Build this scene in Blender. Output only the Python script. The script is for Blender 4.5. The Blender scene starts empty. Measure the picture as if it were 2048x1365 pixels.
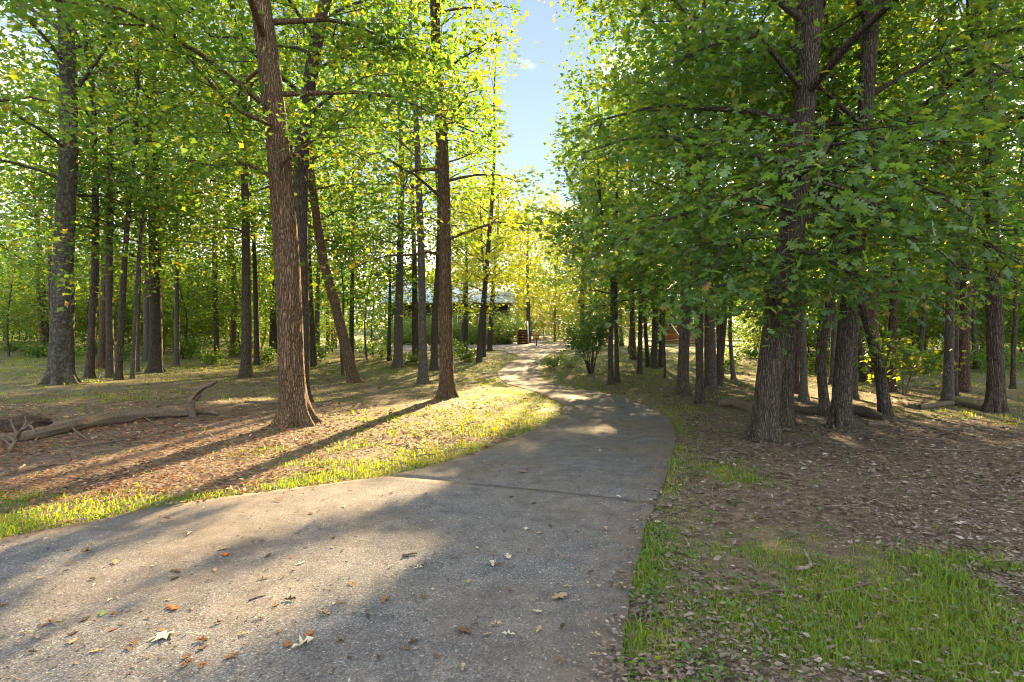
import bpy, math, random
import numpy as np
R_ = math.radians
rng = np.random.default_rng(7)
random.seed(7)
sc = bpy.context.scene
col = sc.collection

# ------------------------------------------------------------------ camera, sky, sun, exposure
F = 1200.0; CX = 1024.0; CY = 682.5; HCAM = 1.6; PITCH = math.atan(22.5 / F)
cam_d = bpy.data.cameras.new('camera'); cam = bpy.data.objects.new('camera', cam_d); col.objects.link(cam)
cam_d.sensor_width = 36.0; cam_d.lens = 36.0 * F / 2048.0; cam_d.clip_end = 2000; cam_d.clip_start = 0.05
cam.location = (0, 0, HCAM); cam.rotation_euler = (math.pi / 2 - PITCH, 0, 0)
sc.camera = cam

SUN_AZ, SUN_EL = 8.5, 18.5
CLOUD_LOC = (3.4, 1.8, 0.74); CLOUD_ROT = math.radians(7)
SUN = np.array([math.sin(R_(SUN_AZ)) * math.cos(R_(SUN_EL)), math.cos(R_(SUN_AZ)) * math.cos(R_(SUN_EL)), math.sin(R_(SUN_EL))])
world = bpy.data.worlds.new('World'); sc.world = world; world.use_nodes = True
nt = world.node_tree; nt.nodes.clear()
wo = nt.nodes.new('ShaderNodeOutputWorld'); bg = nt.nodes.new('ShaderNodeBackground')
sky = nt.nodes.new('ShaderNodeTexSky'); sky.sky_type = 'NISHITA'; sky.sun_disc = False
sky.sun_elevation = R_(SUN_EL); sky.sun_rotation = R_(SUN_AZ); sky.air_density = 1.0; sky.dust_density = 0.0; sky.ozone_density = 3.0
# clear blue with broken cumulus, spread and brightened over the dome for fill light
gmn = nt.nodes.new('ShaderNodeGamma'); gmn.inputs['Gamma'].default_value = 0.62; nt.links.new(sky.outputs[0], gmn.inputs[0])
sca = nt.nodes.new('ShaderNodeMix'); sca.data_type = 'RGBA'; sca.blend_type = 'MULTIPLY'; sca.inputs['Factor'].default_value = 1.0; sca.inputs['B'].default_value = (.345, .315, .325, 1)
nt.links.new(gmn.outputs[0], sca.inputs['A'])
tc = nt.nodes.new('ShaderNodeTexCoord'); mp = nt.nodes.new('ShaderNodeMapping'); mp.inputs['Scale'].default_value = (1, 1, 1.7); mp.inputs['Location'].default_value = CLOUD_LOC; mp.inputs['Rotation'].default_value = (0, 0, CLOUD_ROT)
nz = nt.nodes.new('ShaderNodeTexNoise'); nz.inputs['Scale'].default_value = 2.4; nz.inputs['Detail'].default_value = 8; nz.inputs['Roughness'].default_value = .52
cr = nt.nodes.new('ShaderNodeValToRGB'); cr.color_ramp.elements[0].position = .46; cr.color_ramp.elements[1].position = .60
mx = nt.nodes.new('ShaderNodeMix'); mx.data_type = 'RGBA'
mx.inputs['B'].default_value = (4.4, 4.55, 4.8, 1)
nt.links.new(tc.outputs['Generated'], mp.inputs[0]); nt.links.new(mp.outputs[0], nz.inputs['Vector'])
nt.links.new(nz.outputs[0], cr.inputs[0]); nt.links.new(cr.outputs[0], mx.inputs['Factor'])
nt.links.new(sca.outputs['Result'], mx.inputs['A']); nt.links.new(mx.outputs['Result'], bg.inputs['Color'])
bg.inputs['Strength'].default_value = 0.15
nt.links.new(bg.outputs[0], wo.inputs[0])

sl = bpy.data.lights.new('sun', 'SUN'); sl.energy = 4.7; sl.angle = R_(0.5); sl.color = (1.0, 0.71, 0.37)
so = bpy.data.objects.new('sun', sl); col.objects.link(so)
from mathutils import Vector, Matrix
so.rotation_euler = Vector(SUN).to_track_quat('Z', 'Y').to_euler(); so.location = (0, 0, 40)
vs = sc.view_settings; vs.view_transform = 'Standard'; vs.look = 'None'; vs.gamma = 1.0; vs.use_curve_mapping = False
vs.exposure = 3.05
cy = sc.cycles
cy.max_bounces = 7; cy.diffuse_bounces = 4; cy.glossy_bounces = 2; cy.transmission_bounces = 5; cy.transparent_max_bounces = 4
cy.use_adaptive_sampling = True; cy.adaptive_threshold = 0.015; cy.sample_clamp_indirect = 6.0
cy.use_denoising = True; cy.filter_width = 1.05

# ------------------------------------------------------------------ helpers
def hash3(i, j, k):
    n = (i.astype(np.int64) * 374761393 + j.astype(np.int64) * 668265263 + k.astype(np.int64) * 2147483647) & 0x7fffffff
    n = ((n ^ (n >> 13)) * 1274126177) & 0x7fffffff
    return ((n ^ (n >> 16)) & 0xffff) / 65535.0
def vnoise(x, y, z=0.0):
    x = np.asarray(x, float); y = np.asarray(y, float); z = np.broadcast_to(np.asarray(z, float), x.shape)
    i, j, k = np.floor(x), np.floor(y), np.floor(z)
    u, v, w = x - i, y - j, z - k
    u, v, w = u * u * (3 - 2 * u), v * v * (3 - 2 * v), w * w * (3 - 2 * w)
    r = 0
    for a in (0, 1):
        for b in (0, 1):
            for c in (0, 1):
                r = r + hash3(i + a, j + b, k + c) * (u if a else 1 - u) * (v if b else 1 - v) * (w if c else 1 - w)
    return r
def fbm(x, y, z=0.0, o=3):
    s, a, f = 0, .5, 1.0
    for q in range(o):
        s = s + a * vnoise(np.asarray(x) * f + 17 * q, np.asarray(y) * f, np.asarray(z) * f); a *= .5; f *= 2.03
    return s / (1 - .5 ** o)

def terrain(x, y):
    x = np.asarray(x, float); y = np.asarray(y, float)
    z = -0.38 * np.exp(-((y - 24) / 9) ** 2 - ((x - 1) / 13) ** 2)
    z = z + 0.10 * (fbm(x * .18 + 9, y * .18 + 3, o=2) - .5) * np.clip(np.hypot(x, y) / 8, 0, 1)
    z = z + 0.022 * np.clip(y - 85, 0, 200) + 0.02 * np.clip(-x - 14, 0, 60)* np.clip((y-20)/30,0,1)
    return z

FWD = np.array([0, math.cos(PITCH), -math.sin(PITCH)]); UPV = np.array([0, math.sin(PITCH), math.cos(PITCH)])
def ray(u, v):
    return np.array([(u - CX) / F, 0, 0]) + FWD + UPV * ((CY - v) / F)
def depth(u, v, Y):
    d = ray(u, v); p = np.array([0, 0, HCAM]) + d * (Y / d[1]); return p
def at(u, v, lift=0.0):
    d = ray(u, v); z = 0.0
    for _ in range(14):
        t = min((HCAM - z) / max(-d[2], 1e-4), 150.0); p = np.array([0, 0, HCAM]) + d * t; z = float(terrain(p[0], p[1]))
    p[2] = z + lift
    return p
def at_many(u, v):
    d = np.column_stack([(u - CX) / F, 0 * u, 0 * u]) + FWD + UPV * ((CY - v) / F)[:, None]; z = np.zeros(len(u))
    for _ in range(8):
        t = np.minimum((HCAM - z) / np.maximum(-d[:, 2], 1e-4), 150.0); p = np.array([0, 0, HCAM]) + d * t[:, None]; z = terrain(p[:, 0], p[:, 1])
    p[:, 2] = z; return p
def project(P):
    P = np.atleast_2d(P); q = P - np.array([0, 0, HCAM]); zc = q @ FWD
    return CX + F * q[:, 0] / zc, CY - F * (q @ UPV) / zc

def mesh_np(name, V, Fs, mat, parent=None, smooth=False, rnd=None, mats=None, matidx=None, attr='rnd'):
    """V (n,3); Fs list of int arrays (m,k)"""
    if isinstance(Fs, np.ndarray): Fs = [Fs]
    me = bpy.data.meshes.new(name); V = np.ascontiguousarray(V, np.float32)
    me.vertices.add(len(V)); me.vertices.foreach_set('co', V.ravel())
    loops = np.concatenate([f.ravel() for f in Fs]).astype(np.int32)
    tot = np.concatenate([np.full(len(f), f.shape[1], np.int32) for f in Fs])
    st = np.concatenate([[0], np.cumsum(tot)[:-1]]).astype(np.int32)
    me.loops.add(len(loops)); me.loops.foreach_set('vertex_index', loops)
    me.polygons.add(len(tot)); me.polygons.foreach_set('loop_start', st); me.polygons.foreach_set('loop_total', tot)
    if smooth: me.polygons.foreach_set('use_smooth', np.ones(len(tot), bool))
    for m in (mats or [mat]): me.materials.append(m)
    if matidx is not None: me.polygons.foreach_set('material_index', np.asarray(matidx, np.int32))
    if rnd is not None:
        a = me.attributes.new(attr, 'FLOAT', 'POINT'); a.data.foreach_set('value', np.ascontiguousarray(rnd, np.float32))
    me.update(calc_edges=True); me.validate()
    o = bpy.data.objects.new(name, me); col.objects.link(o)
    if parent is not None: o.parent = parent
    return o
def tag(o, label=None, cat=None, group=None, kind=None):
    if label: o['label'] = label
    if cat: o['category'] = cat
    if group: o['group'] = group
    if kind: o['kind'] = kind
    return o
def empty(name, loc=(0, 0, 0), rz=0.0):
    e = bpy.data.objects.new(name, None); col.objects.link(e); e.location = loc; e.rotation_euler = (0, 0, rz); e.empty_display_size = .3
    return e
class MB:
    def __init__(s): s.V = []; s.F = {}; s.n = 0
    def add(s, V, *Fs):
        for f in Fs: s.F.setdefault(f.shape[1], []).append(f + s.n)
        s.V.append(np.asarray(V, float)); s.n += len(V)
    def box(s, c, size, rz=0.0, rx=0.0):
        c = np.asarray(c, float); h = np.asarray(size, float) / 2
        v = np.array([[a, b, d] for a in (-1, 1) for b in (-1, 1) for d in (-1, 1)]) * h
        if rx: v = v @ np.array([[1, 0, 0], [0, math.cos(rx), math.sin(rx)], [0, -math.sin(rx), math.cos(rx)]])
        if rz: v = v @ np.array([[math.cos(rz), math.sin(rz), 0], [-math.sin(rz), math.cos(rz), 0], [0, 0, 1]])
        s.add(v + c, np.array([[0, 1, 3, 2], [4, 6, 7, 5], [0, 4, 5, 1], [2, 3, 7, 6], [0, 2, 6, 4], [1, 5, 7, 3]])); return s
    def tube(s, P, r, n=8, cap=True):
        V, Fq, caps = tube(P, r, n); s.add(V, Fq)
        if cap:
            m = len(P); c0 = V[:n].mean(0); c1 = V[-n:].mean(0)
            b = s.n - len(V); s.V.append(np.array([c0, c1])); i0 = s.n; s.n += 2
            f = np.array([[i0, b + (k + 1) % n, b + k] for k in range(n)] + [[i0 + 1, b + (m - 1) * n + k, b + (m - 1) * n + (k + 1) % n] for k in range(n)])
            s.F.setdefault(3, []).append(f)
        return s
    def build(s, name, mat, parent=None, smooth=False):
        return mesh_np(name, np.concatenate(s.V), [np.concatenate(f) for f in s.F.values()], mat, parent, smooth)
def frames(P):
    P = np.asarray(P, float); T = np.gradient(P, axis=0); T /= np.linalg.norm(T, axis=1)[:, None] + 1e-9
    ref = np.array([1.0, 0, 0]) if abs(T[:, 0]).mean() < .8 else np.array([0, 1.0, 0])
    A = np.cross(T, ref); A /= np.linalg.norm(A, axis=1)[:, None] + 1e-9
    B = np.cross(T, A)
    return T, A, B
def tube(P, r, n):
    P = np.asarray(P, float); r = np.broadcast_to(np.asarray(r, float), (len(P),)); T, A, B = frames(P)
    th = np.arange(n) * 2 * math.pi / n
    V = P[:, None, :] + r[:, None, None] * (np.cos(th)[None, :, None] * A[:, None, :] + np.sin(th)[None, :, None] * B[:, None, :])
    return V.reshape(-1, 3), gridq(len(P), n), None
def gridq(m, n, wrap=True):
    i = np.arange(m - 1)[:, None]; j = np.arange(n if wrap else n - 1)[None, :]; k = (j + 1) % n
    return np.stack([i * n + j, i * n + k, (i + 1) * n + k, (i + 1) * n + j], -1).reshape(-1, 4)
def resample(P, n):
    P = np.asarray(P, float); m = len(P)
    Q = np.vstack([2 * P[0] - P[1], P, 2 * P[-1] - P[-2]])
    L = np.concatenate([[0], np.cumsum(np.linalg.norm(np.diff(P, axis=0), axis=1))]); s = np.linspace(0, L[-1], n)
    i = np.clip(np.searchsorted(L, s, 'right') - 1, 0, m - 2); t = ((s - L[i]) / (L[i + 1] - L[i] + 1e-9))[:, None]
    p0, p1, p2, p3 = Q[i], Q[i + 1], Q[i + 2], Q[i + 3]
    return .5 * (2 * p1 + (p2 - p0) * t + (2 * p0 - 5 * p1 + 4 * p2 - p3) * t ** 2 + (3 * p1 - p0 - 3 * p2 + p3) * t ** 3)
def inpoly(x, y, poly):
    c = np.zeros(x.shape, bool); n = len(poly)
    for i in range(n):
        x0, y0 = poly[i]; x1, y1 = poly[i - 1]
        c ^= ((y0 > y) != (y1 > y)) & (x < (x1 - x0) * (y - y0) / (y1 - y0 + 1e-12) + x0)
    return c
def polydist(x, y, L):
    d = np.full(x.shape, 1e9)
    for a, b in zip(L[:-1], L[1:]):
        e = b - a; t = np.clip(((x - a[0]) * e[0] + (y - a[1]) * e[1]) / (e @ e + 1e-9), 0, 1)
        d = np.minimum(d, np.hypot(x - a[0] - t * e[0], y - a[1] - t * e[1]))
    return d

# ------------------------------------------------------------------ materials
def newmat(name):
    m = bpy.data.materials.new(name); m.use_nodes = True; n = m.node_tree; n.nodes.clear()
    out = n.nodes.new('ShaderNodeOutputMaterial'); return m, n, out
def N(n, t, **kw):
    o = n.nodes.new(t)
    for k, v in kw.items():
        if k.startswith('i_'): o.inputs[k[2:].replace('_', ' ')].default_value = v
        else: setattr(o, k, v)
    return o
def ramp(n, src, stops):
    c = n.nodes.new('ShaderNodeValToRGB'); e = c.color_ramp.elements
    e[0].position, e[0].color = stops[0][0], (*stops[0][1], 1); e[1].position, e[1].color = stops[-1][0], (*stops[-1][1], 1)
    for p, q in stops[1:-1]:
        x = e.new(p); x.color = (*q, 1)
    if src is not None: n.links.new(src, c.inputs[0])
    return c
def mixc(n, fac, a, b, mode='MIX'):
    m = n.nodes.new('ShaderNodeMix'); m.data_type = 'RGBA'; m.blend_type = mode
    for s, k in ((fac, 'Factor'), (a, 'A'), (b, 'B')):
        if isinstance(s, (float, int)): m.inputs[k].default_value = s
        elif isinstance(s, tuple): m.inputs[k].default_value = (*s, 1)
        else: n.links.new(s, m.inputs[k])
    return m.outputs['Result']
def texco(n, scale=(1, 1, 1), kind='Object'):
    t = n.nodes.new('ShaderNodeTexCoord'); m = n.nodes.new('ShaderNodeMapping'); m.inputs['Scale'].default_value = scale
    n.links.new(t.outputs[kind], m.inputs[0]); return m.outputs[0]
def noise(n, vec, scale, detail=4, rough=.55):
    o = N(n, 'ShaderNodeTexNoise'); o.inputs['Scale'].default_value = scale; o.inputs['Detail'].default_value = detail; o.inputs['Roughness'].default_value = rough
    if vec is not None: n.links.new(vec, o.inputs['Vector'])
    return o.outputs[0]
def bump(n, h, strength, dist, nrm=None):
    b = N(n, 'ShaderNodeBump'); b.inputs['Strength'].default_value = strength; b.inputs['Distance'].default_value = dist
    n.links.new(h, b.inputs['Height'])
    if nrm is not None: n.links.new(nrm, b.inputs['Normal'])
    return b.outputs[0]
def principled(n, out, colr, rough=.8, spec=.25, nrm=None):
    p = N(n, 'ShaderNodeBsdfPrincipled'); p.inputs['Specular IOR Level'].default_value = spec
    if isinstance(rough, float): p.inputs['Roughness'].default_value = rough
    else: n.links.new(rough, p.inputs['Roughness'])
    if isinstance(colr, tuple): p.inputs['Base Color'].default_value = (*colr, 1)
    else: n.links.new(colr, p.inputs['Base Color'])
    if nrm is not None: n.links.new(nrm, p.inputs['Normal'])
    if out is not None: n.links.new(p.outputs[0], out.inputs[0])
    return p
def leaf_mat(name, stops, tstops, tfac=.5, rough=.45, spec=.35):
    m, n, out = newmat(name)
    a = N(n, 'ShaderNodeAttribute', attribute_name='rnd').outputs['Fac']
    c = ramp(n, a, stops).outputs[0]; t = ramp(n, a, tstops).outputs[0]
    p = principled(n, None, c, rough, spec)
    tr = N(n, 'ShaderNodeBsdfTranslucent'); n.links.new(t, tr.inputs[0])
    mx = N(n, 'ShaderNodeMixShader'); mx.inputs[0].default_value = tfac
    n.links.new(p.outputs[0], mx.inputs[1]); n.links.new(tr.outputs[0], mx.inputs[2]); n.links.new(mx.outputs[0], out.inputs[0])
    return m
M = {}
M['leaf_oak'] = leaf_mat('leaf_oak', [(0, (.040, .085, .028)), (.45, (.066, .135, .038)), (.85, (.105, .175, .045)), (.96, (.17, .19, .04)), (1, (.24, .15, .05))],
                         [(0, (.12, .26, .02)), (.6, (.23, .38, .03)), (1, (.44, .42, .02))], .46, .42, .45)
M['leaf_green'] = leaf_mat('leaf_green', [(0, (.05, .10, .02)), (.45, (.075, .145, .03)), (.85, (.12, .18, .034)), (.96, (.21, .2, .035)), (1, (.28, .16, .05))],
                           [(0, (.10, .24, .025)), (.6, (.21, .36, .03)), (.92, (.38, .42, .02)), (1, (.5, .42, .02))], .48)
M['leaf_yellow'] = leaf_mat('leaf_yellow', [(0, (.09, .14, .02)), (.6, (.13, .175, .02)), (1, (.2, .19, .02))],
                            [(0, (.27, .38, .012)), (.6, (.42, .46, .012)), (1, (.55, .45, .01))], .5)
M['grass'] = leaf_mat('grass', [(0, (.08, .15, .02)), (.5, (.13, .2, .03)), (.85, (.17, .19, .05)), (1, (.3, .24, .1))],
                      [(0, (.2, .32, .02)), (.6, (.38, .44, .02)), (1, (.56, .46, .05))], .45, .6, .2)
M['litter'] = leaf_mat('litter', [(0, (.07, .038, .024)), (.35, (.15, .078, .045)), (.7, (.26, .13, .065)), (.92, (.34, .2, .11)), (1, (.44, .34, .24))],
                       [(0, (.15, .06, .02)), (1, (.4, .2, .08))], .2, .7, .2)
M['litter_grey'] = leaf_mat('litter_grey', [(0, (.05, .039, .031)), (.35, (.12, .095, .075)), (.7, (.19, .153, .12)), (.94, (.27, .225, .18)), (1, (.38, .34, .28))],
                       [(0, (.13, .07, .03)), (1, (.35, .22, .12))], .15, .7, .2)
def dry_leaf(name, c, t=.2):
    return leaf_mat(name, [(0, tuple(.75 * q for q in c)), (1, c)], [(0, c), (1, c)], t, .65, .2)

def bark_mat(name, dark, light, sc_=38.0, zs=.13, moss=(.10, .12, .05), mossamt=.25, depth_=.03, lichen=.0):
    m, n, out = newmat(name)
    v = texco(n, (1, 1, zs))
    nz0 = noise(n, v, 9, 3)
    dv = N(n, 'ShaderNodeVectorMath', operation='ADD'); s_ = N(n, 'ShaderNodeVectorMath', operation='SCALE'); s_.inputs['Scale'].default_value = .075
    nzc = N(n, 'ShaderNodeTexNoise'); nzc.inputs['Scale'].default_value = 16; n.links.new(v, nzc.inputs['Vector'])
    n.links.new(nzc.outputs['Color'], s_.inputs[0]); n.links.new(v, dv.inputs[0]); n.links.new(s_.outputs[0], dv.inputs[1])
    vo = N(n, 'ShaderNodeTexVoronoi', feature='DISTANCE_TO_EDGE'); vo.inputs['Scale'].default_value = sc_
    n.links.new(dv.outputs[0], vo.inputs['Vector'])
    r1 = ramp(n, vo.outputs['Distance'], [(0, (0, 0, 0)), (.16, (.45, .45, .45)), (.5, (1, 1, 1))]).outputs[0]
    fine = noise(n, texco(n, (1, 1, .5)), 60, 5, .65)
    c = mixc(n, r1, dark, light)
    c = mixc(n, ramp(n, fine, [(.3, (.55, .55, .55)), (.7, (1.25, 1.2, 1.15))]).outputs[0], (0, 0, 0), c)
    c = mixc(n, 1.0, c, ramp(n, fine, [(.3, (.6, .6, .6)), (.75, (1.3, 1.28, 1.25))]).outputs[0], 'MULTIPLY')
    big = noise(n, texco(n, (1, 1, .6)), 2.2, 5, .6)
    if lichen > 0:
        lz = noise(n, texco(n, (1, 1, .8)), 11, 4, .7)
        c = mixc(n, ramp(n, lz, [(.62 - lichen * .2, (0, 0, 0)), (.72, (.8, .8, .8))]).outputs[0], c, (.24, .25, .2))
    c = mixc(n, ramp(n, big, [(.5, (0, 0, 0)), (.75, (mossamt,) * 3)]).outputs[0], c, moss)
    h = mixc(n, .25, r1, fine)
    principled(n, out, c, .9, .15, bump(n, h, 1.0, depth_))
    return m
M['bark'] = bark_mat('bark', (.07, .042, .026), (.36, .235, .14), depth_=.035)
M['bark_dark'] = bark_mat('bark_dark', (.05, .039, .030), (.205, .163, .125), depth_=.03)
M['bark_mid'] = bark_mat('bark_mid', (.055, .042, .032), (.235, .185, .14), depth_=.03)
M['bark_grey'] = bark_mat('bark_grey', (.085, .07, .056), (.21, .185, .15), 46, .22, depth_=.012, lichen=.3)
M['bark_left'] = bark_mat('bark_left', (.05, .041, .032), (.2, .165, .13), 44, .45, depth_=.025, lichen=.75)
M['bark_red'] = bark_mat('bark_red', (.06, .037, .028), (.19, .125, .095), 26, .2, depth_=.03)
def wood_mat(name, a, b, scale=(3, 3, 30)):
    m, n, out = newmat(name)
    f = noise(n, texco(n, scale), 6, 6, .65); c = ramp(n, f, [(.3, a), (.7, b)]).outputs[0]
    principled(n, out, c, .85, .15, bump(n, f, .9, .025)); return m
M['dead_wood'] = wood_mat('dead_wood', (.06, .045, .032), (.23, .175, .125), (2.5, 9, 9))
M['pale_wood'] = wood_mat('pale_wood', (.10, .08, .06), (.30, .25, .19), (6, 6, 6))
M['dark_log'] = wood_mat('dark_log', (.03, .023, .018), (.11, .085, .06), (5, 5, 5))
M['stick'] = wood_mat('stick', (.07, .05, .036), (.2, .155, .11), (8, 8, 8))
M['deck_wood'] = wood_mat('deck_wood', (.26, .105, .04), (.42, .19, .08))
M['fence_wood'] = wood_mat('fence_wood', (.16, .13, .10), (.28, .23, .18))
M['log_wall'] = wood_mat('log_wall', (.03, .026, .02), (.075, .062, .046))
M['sign_wood'] = wood_mat('sign_wood', (.36, .20, .06), (.5, .3, .1))
def plain(name, c, rough=.6, spec=.3):
    m, n, out = newmat(name)
    f = noise(n, texco(n), 8, 4); cc = mixc(n, ramp(n, f, [(.3, (0, 0, 0)), (.7, (1, 1, 1))]).outputs[0], tuple(.85 * q for q in c), c)
    principled(n, out, cc, rough, spec); return m
M['white_paint'] = plain('white_paint', (.78, .78, .76), .5)
M['metal_roof'] = plain('metal_roof', (.42, .50, .56), .35, .5)
M['glass_dark'] = plain('glass_dark', (.03, .035, .04), .08, .6)
M['post_dark'] = plain('post_dark', (.05, .05, .045), .6)

# asphalt
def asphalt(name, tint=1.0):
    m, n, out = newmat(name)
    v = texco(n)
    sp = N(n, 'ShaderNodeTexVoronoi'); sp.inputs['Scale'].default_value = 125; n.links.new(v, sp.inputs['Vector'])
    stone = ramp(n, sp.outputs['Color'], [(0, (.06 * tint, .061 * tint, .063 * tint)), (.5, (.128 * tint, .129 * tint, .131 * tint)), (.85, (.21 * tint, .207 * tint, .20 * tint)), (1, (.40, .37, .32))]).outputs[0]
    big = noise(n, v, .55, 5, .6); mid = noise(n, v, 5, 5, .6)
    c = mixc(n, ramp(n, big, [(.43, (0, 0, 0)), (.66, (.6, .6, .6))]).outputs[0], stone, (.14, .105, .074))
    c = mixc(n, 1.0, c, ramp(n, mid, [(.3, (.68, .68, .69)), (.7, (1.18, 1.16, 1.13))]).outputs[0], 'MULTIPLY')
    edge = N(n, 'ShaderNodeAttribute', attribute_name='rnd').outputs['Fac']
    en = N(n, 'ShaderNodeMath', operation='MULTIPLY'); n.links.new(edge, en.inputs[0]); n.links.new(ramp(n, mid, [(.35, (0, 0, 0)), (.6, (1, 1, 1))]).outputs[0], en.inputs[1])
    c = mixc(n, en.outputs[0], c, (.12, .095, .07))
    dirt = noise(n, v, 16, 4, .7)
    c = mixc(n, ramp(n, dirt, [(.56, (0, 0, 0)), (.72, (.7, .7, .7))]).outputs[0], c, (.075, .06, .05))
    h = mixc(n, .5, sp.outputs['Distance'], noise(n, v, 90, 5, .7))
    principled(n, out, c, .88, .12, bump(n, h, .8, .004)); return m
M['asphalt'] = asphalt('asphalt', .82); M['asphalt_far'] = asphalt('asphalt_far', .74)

# ground
m, n, out = newmat('forest_floor'); M['floor'] = m
v = texco(n)
g = N(n, 'ShaderNodeAttribute', attribute_name='rnd').outputs['Fac']
l1 = N(n, 'ShaderNodeTexVoronoi'); l1.inputs['Scale'].default_value = 16; n.links.new(v, l1.inputs['Vector'])
l2 = N(n, 'ShaderNodeTexVoronoi'); l2.inputs['Scale'].default_value = 31; n.links.new(v, l2.inputs['Vector'])
cA = ramp(n, l1.outputs['Color'], [(0, (.05, .037, .028)), (.4, (.095, .07, .052)), (.75, (.145, .108, .08)), (1, (.24, .185, .14))]).outputs[0]
cB = ramp(n, l2.outputs['Color'], [(0, (.06, .043, .031)), (.5, (.105, .077, .056)), (1, (.18, .14, .105))]).outputs[0]
c = mixc(n, .5, cA, cB)
bignz = noise(n, v, .35, 5, .6)
soil = mixc(n, noise(n, v, 25, 5, .7), (.13, .096, .07), (.21, .165, .125))
c = mixc(n, ramp(n, bignz, [(.48, (0, 0, 0)), (.66, (.5, .5, .5))]).outputs[0], c, soil)
gn = noise(n, v, 9, 5, .7)
gm = N(n, 'ShaderNodeMath', operation='MULTIPLY'); n.links.new(g, gm.inputs[0]); n.links.new(ramp(n, gn, [(.3, (.55, .55, .55)), (.6, (1, 1, 1))]).outputs[0], gm.inputs[1])
c = mixc(n, gm.outputs[0], c, mixc(n, noise(n, v, 4, 4), (.06, .09, .025), (.125, .135, .035)))
principled(n, out, c, .92, .12, bump(n, mixc(n, .5, l1.outputs['Distance'], noise(n, v, 45, 5, .7)), .9, .03))

# ------------------------------------------------------------------ driveway geometry
def g2(u, v): return at(u, v)[:2]
PAIRS_PX = [((0, 1085), (1245, 1365)), ((330, 1018), (1258, 1220)), ((600, 980), (1288, 1070)), ((775, 957), (1312, 1010)),
            ((930, 915), (1340, 930)), ((1048, 870), (1351, 880)), ((1116, 836), (1340, 840)), ((1127, 815), (1302, 815)),
            ((1099, 798), (1250, 797)), ((1058, 781), (1185, 784)), ((1015, 769), (1137, 776)), ((994, 752), (1085, 760)),
            ((1000, 738), (1078, 745)), ((1020, 725), (1082, 728)), ((1036, 714), (1094, 712))]
Lw = [np.array([-11., -4.]), np.array([-7., 1.6])] + [g2(*a) for a, b in PAIRS_PX]
Rw = [np.array([.15, -4.]), np.array([.3, 1.2])] + [g2(*b) for a, b in PAIRS_PX]
Lw.append(np.array([-1.5, 50.])); Rw.append(np.array([4.0, 50.]))
SEAM = 5
def road_piece(Ls, Rs, lift, name, mat, label_kind='structure', per=14, nx=26, thick=.05, e0=0, e1=0):
    Lr = resample(np.array([[*p, 0] for p in Ls]), per * (len(Ls) - 1) + 1)[:, :2]
    Rr = resample(np.array([[*p, 0] for p in Rs]), per * (len(Rs) - 1) + 1)[:, :2]
    s = np.arange(len(Lr))
    Lr = Lr + .05 * (fbm(Lr[:, 0] * 2.1, Lr[:, 1] * 2.1, 5.5)[:, None] - .5) * 2; Rr = Rr + .04 * (fbm(Rr[:, 0] * 3.1, Rr[:, 1] * 3.1, 1.5)[:, None] - .5) * 2
    t = np.linspace(0, 1, nx)[None, :, None]
    P = Lr[:, None] * (1 - t) + Rr[:, None] * t
    z = terrain(P[..., 0], P[..., 1]) + lift + .02 * (4 * t[..., 0] * (1 - t[..., 0]))
    V = np.concatenate([P, z[..., None]], -1); m_ = len(Lr)
    # side skirts
    Fq = gridq(m_, nx, False)[:, ::-1]
    W = V.reshape(-1, 3)
    ring = np.concatenate([np.arange(nx), np.arange(1, m_) * nx + nx - 1, (m_ - 1) * nx + np.arange(nx - 2, -1, -1), np.arange(m_ - 2, 0, -1) * nx])
    low = W[ring] - np.array([0, 0, thick]); k = len(ring); b = len(W)
    i = np.arange(k); sk = np.stack([ring[i], ring[(i + 1) % k], b + (i + 1) % k, b + i], -1)
    ew = np.minimum(np.linalg.norm(P - Lr[:, None], axis=-1), np.linalg.norm(P - Rr[:, None], axis=-1))
    e = np.clip(1.25 - ew / np.where(P[..., 1] > 12, .12, .3), 0, 1).ravel()
    o = mesh_np(name, np.vstack([W, low]), [Fq, sk], mat, None, True, np.concatenate([e, np.ones(k)]))
    return tag(o, kind='structure'), Lr, Rr
gap = .008
sl_, sr_ = Lw[SEAM], Rw[SEAM]
nL = sl_ + (Lw[SEAM - 1] - sl_) / np.linalg.norm(Lw[SEAM - 1] - sl_) * gap; nR = sr_ + (Rw[SEAM - 1] - sr_) / np.linalg.norm(Rw[SEAM - 1] - sr_) * gap
near_road, LrA, RrA = road_piece(Lw[:SEAM] + [nL], Rw[:SEAM] + [nR], .029, 'driveway', M['asphalt'])
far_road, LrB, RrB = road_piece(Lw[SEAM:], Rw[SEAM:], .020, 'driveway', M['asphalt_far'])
near_road['label'] = 'worn asphalt driveway slab before the crack, strewn with dry leaves'; far_road['label'] = 'winding asphalt driveway beyond the crack leading to the houses'
EDGE_L = np.vstack([LrA, LrB]); EDGE_R = np.vstack([RrA, RrB])
ROADPOLY = np.vstack([EDGE_L, EDGE_R[::-1]])
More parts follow.
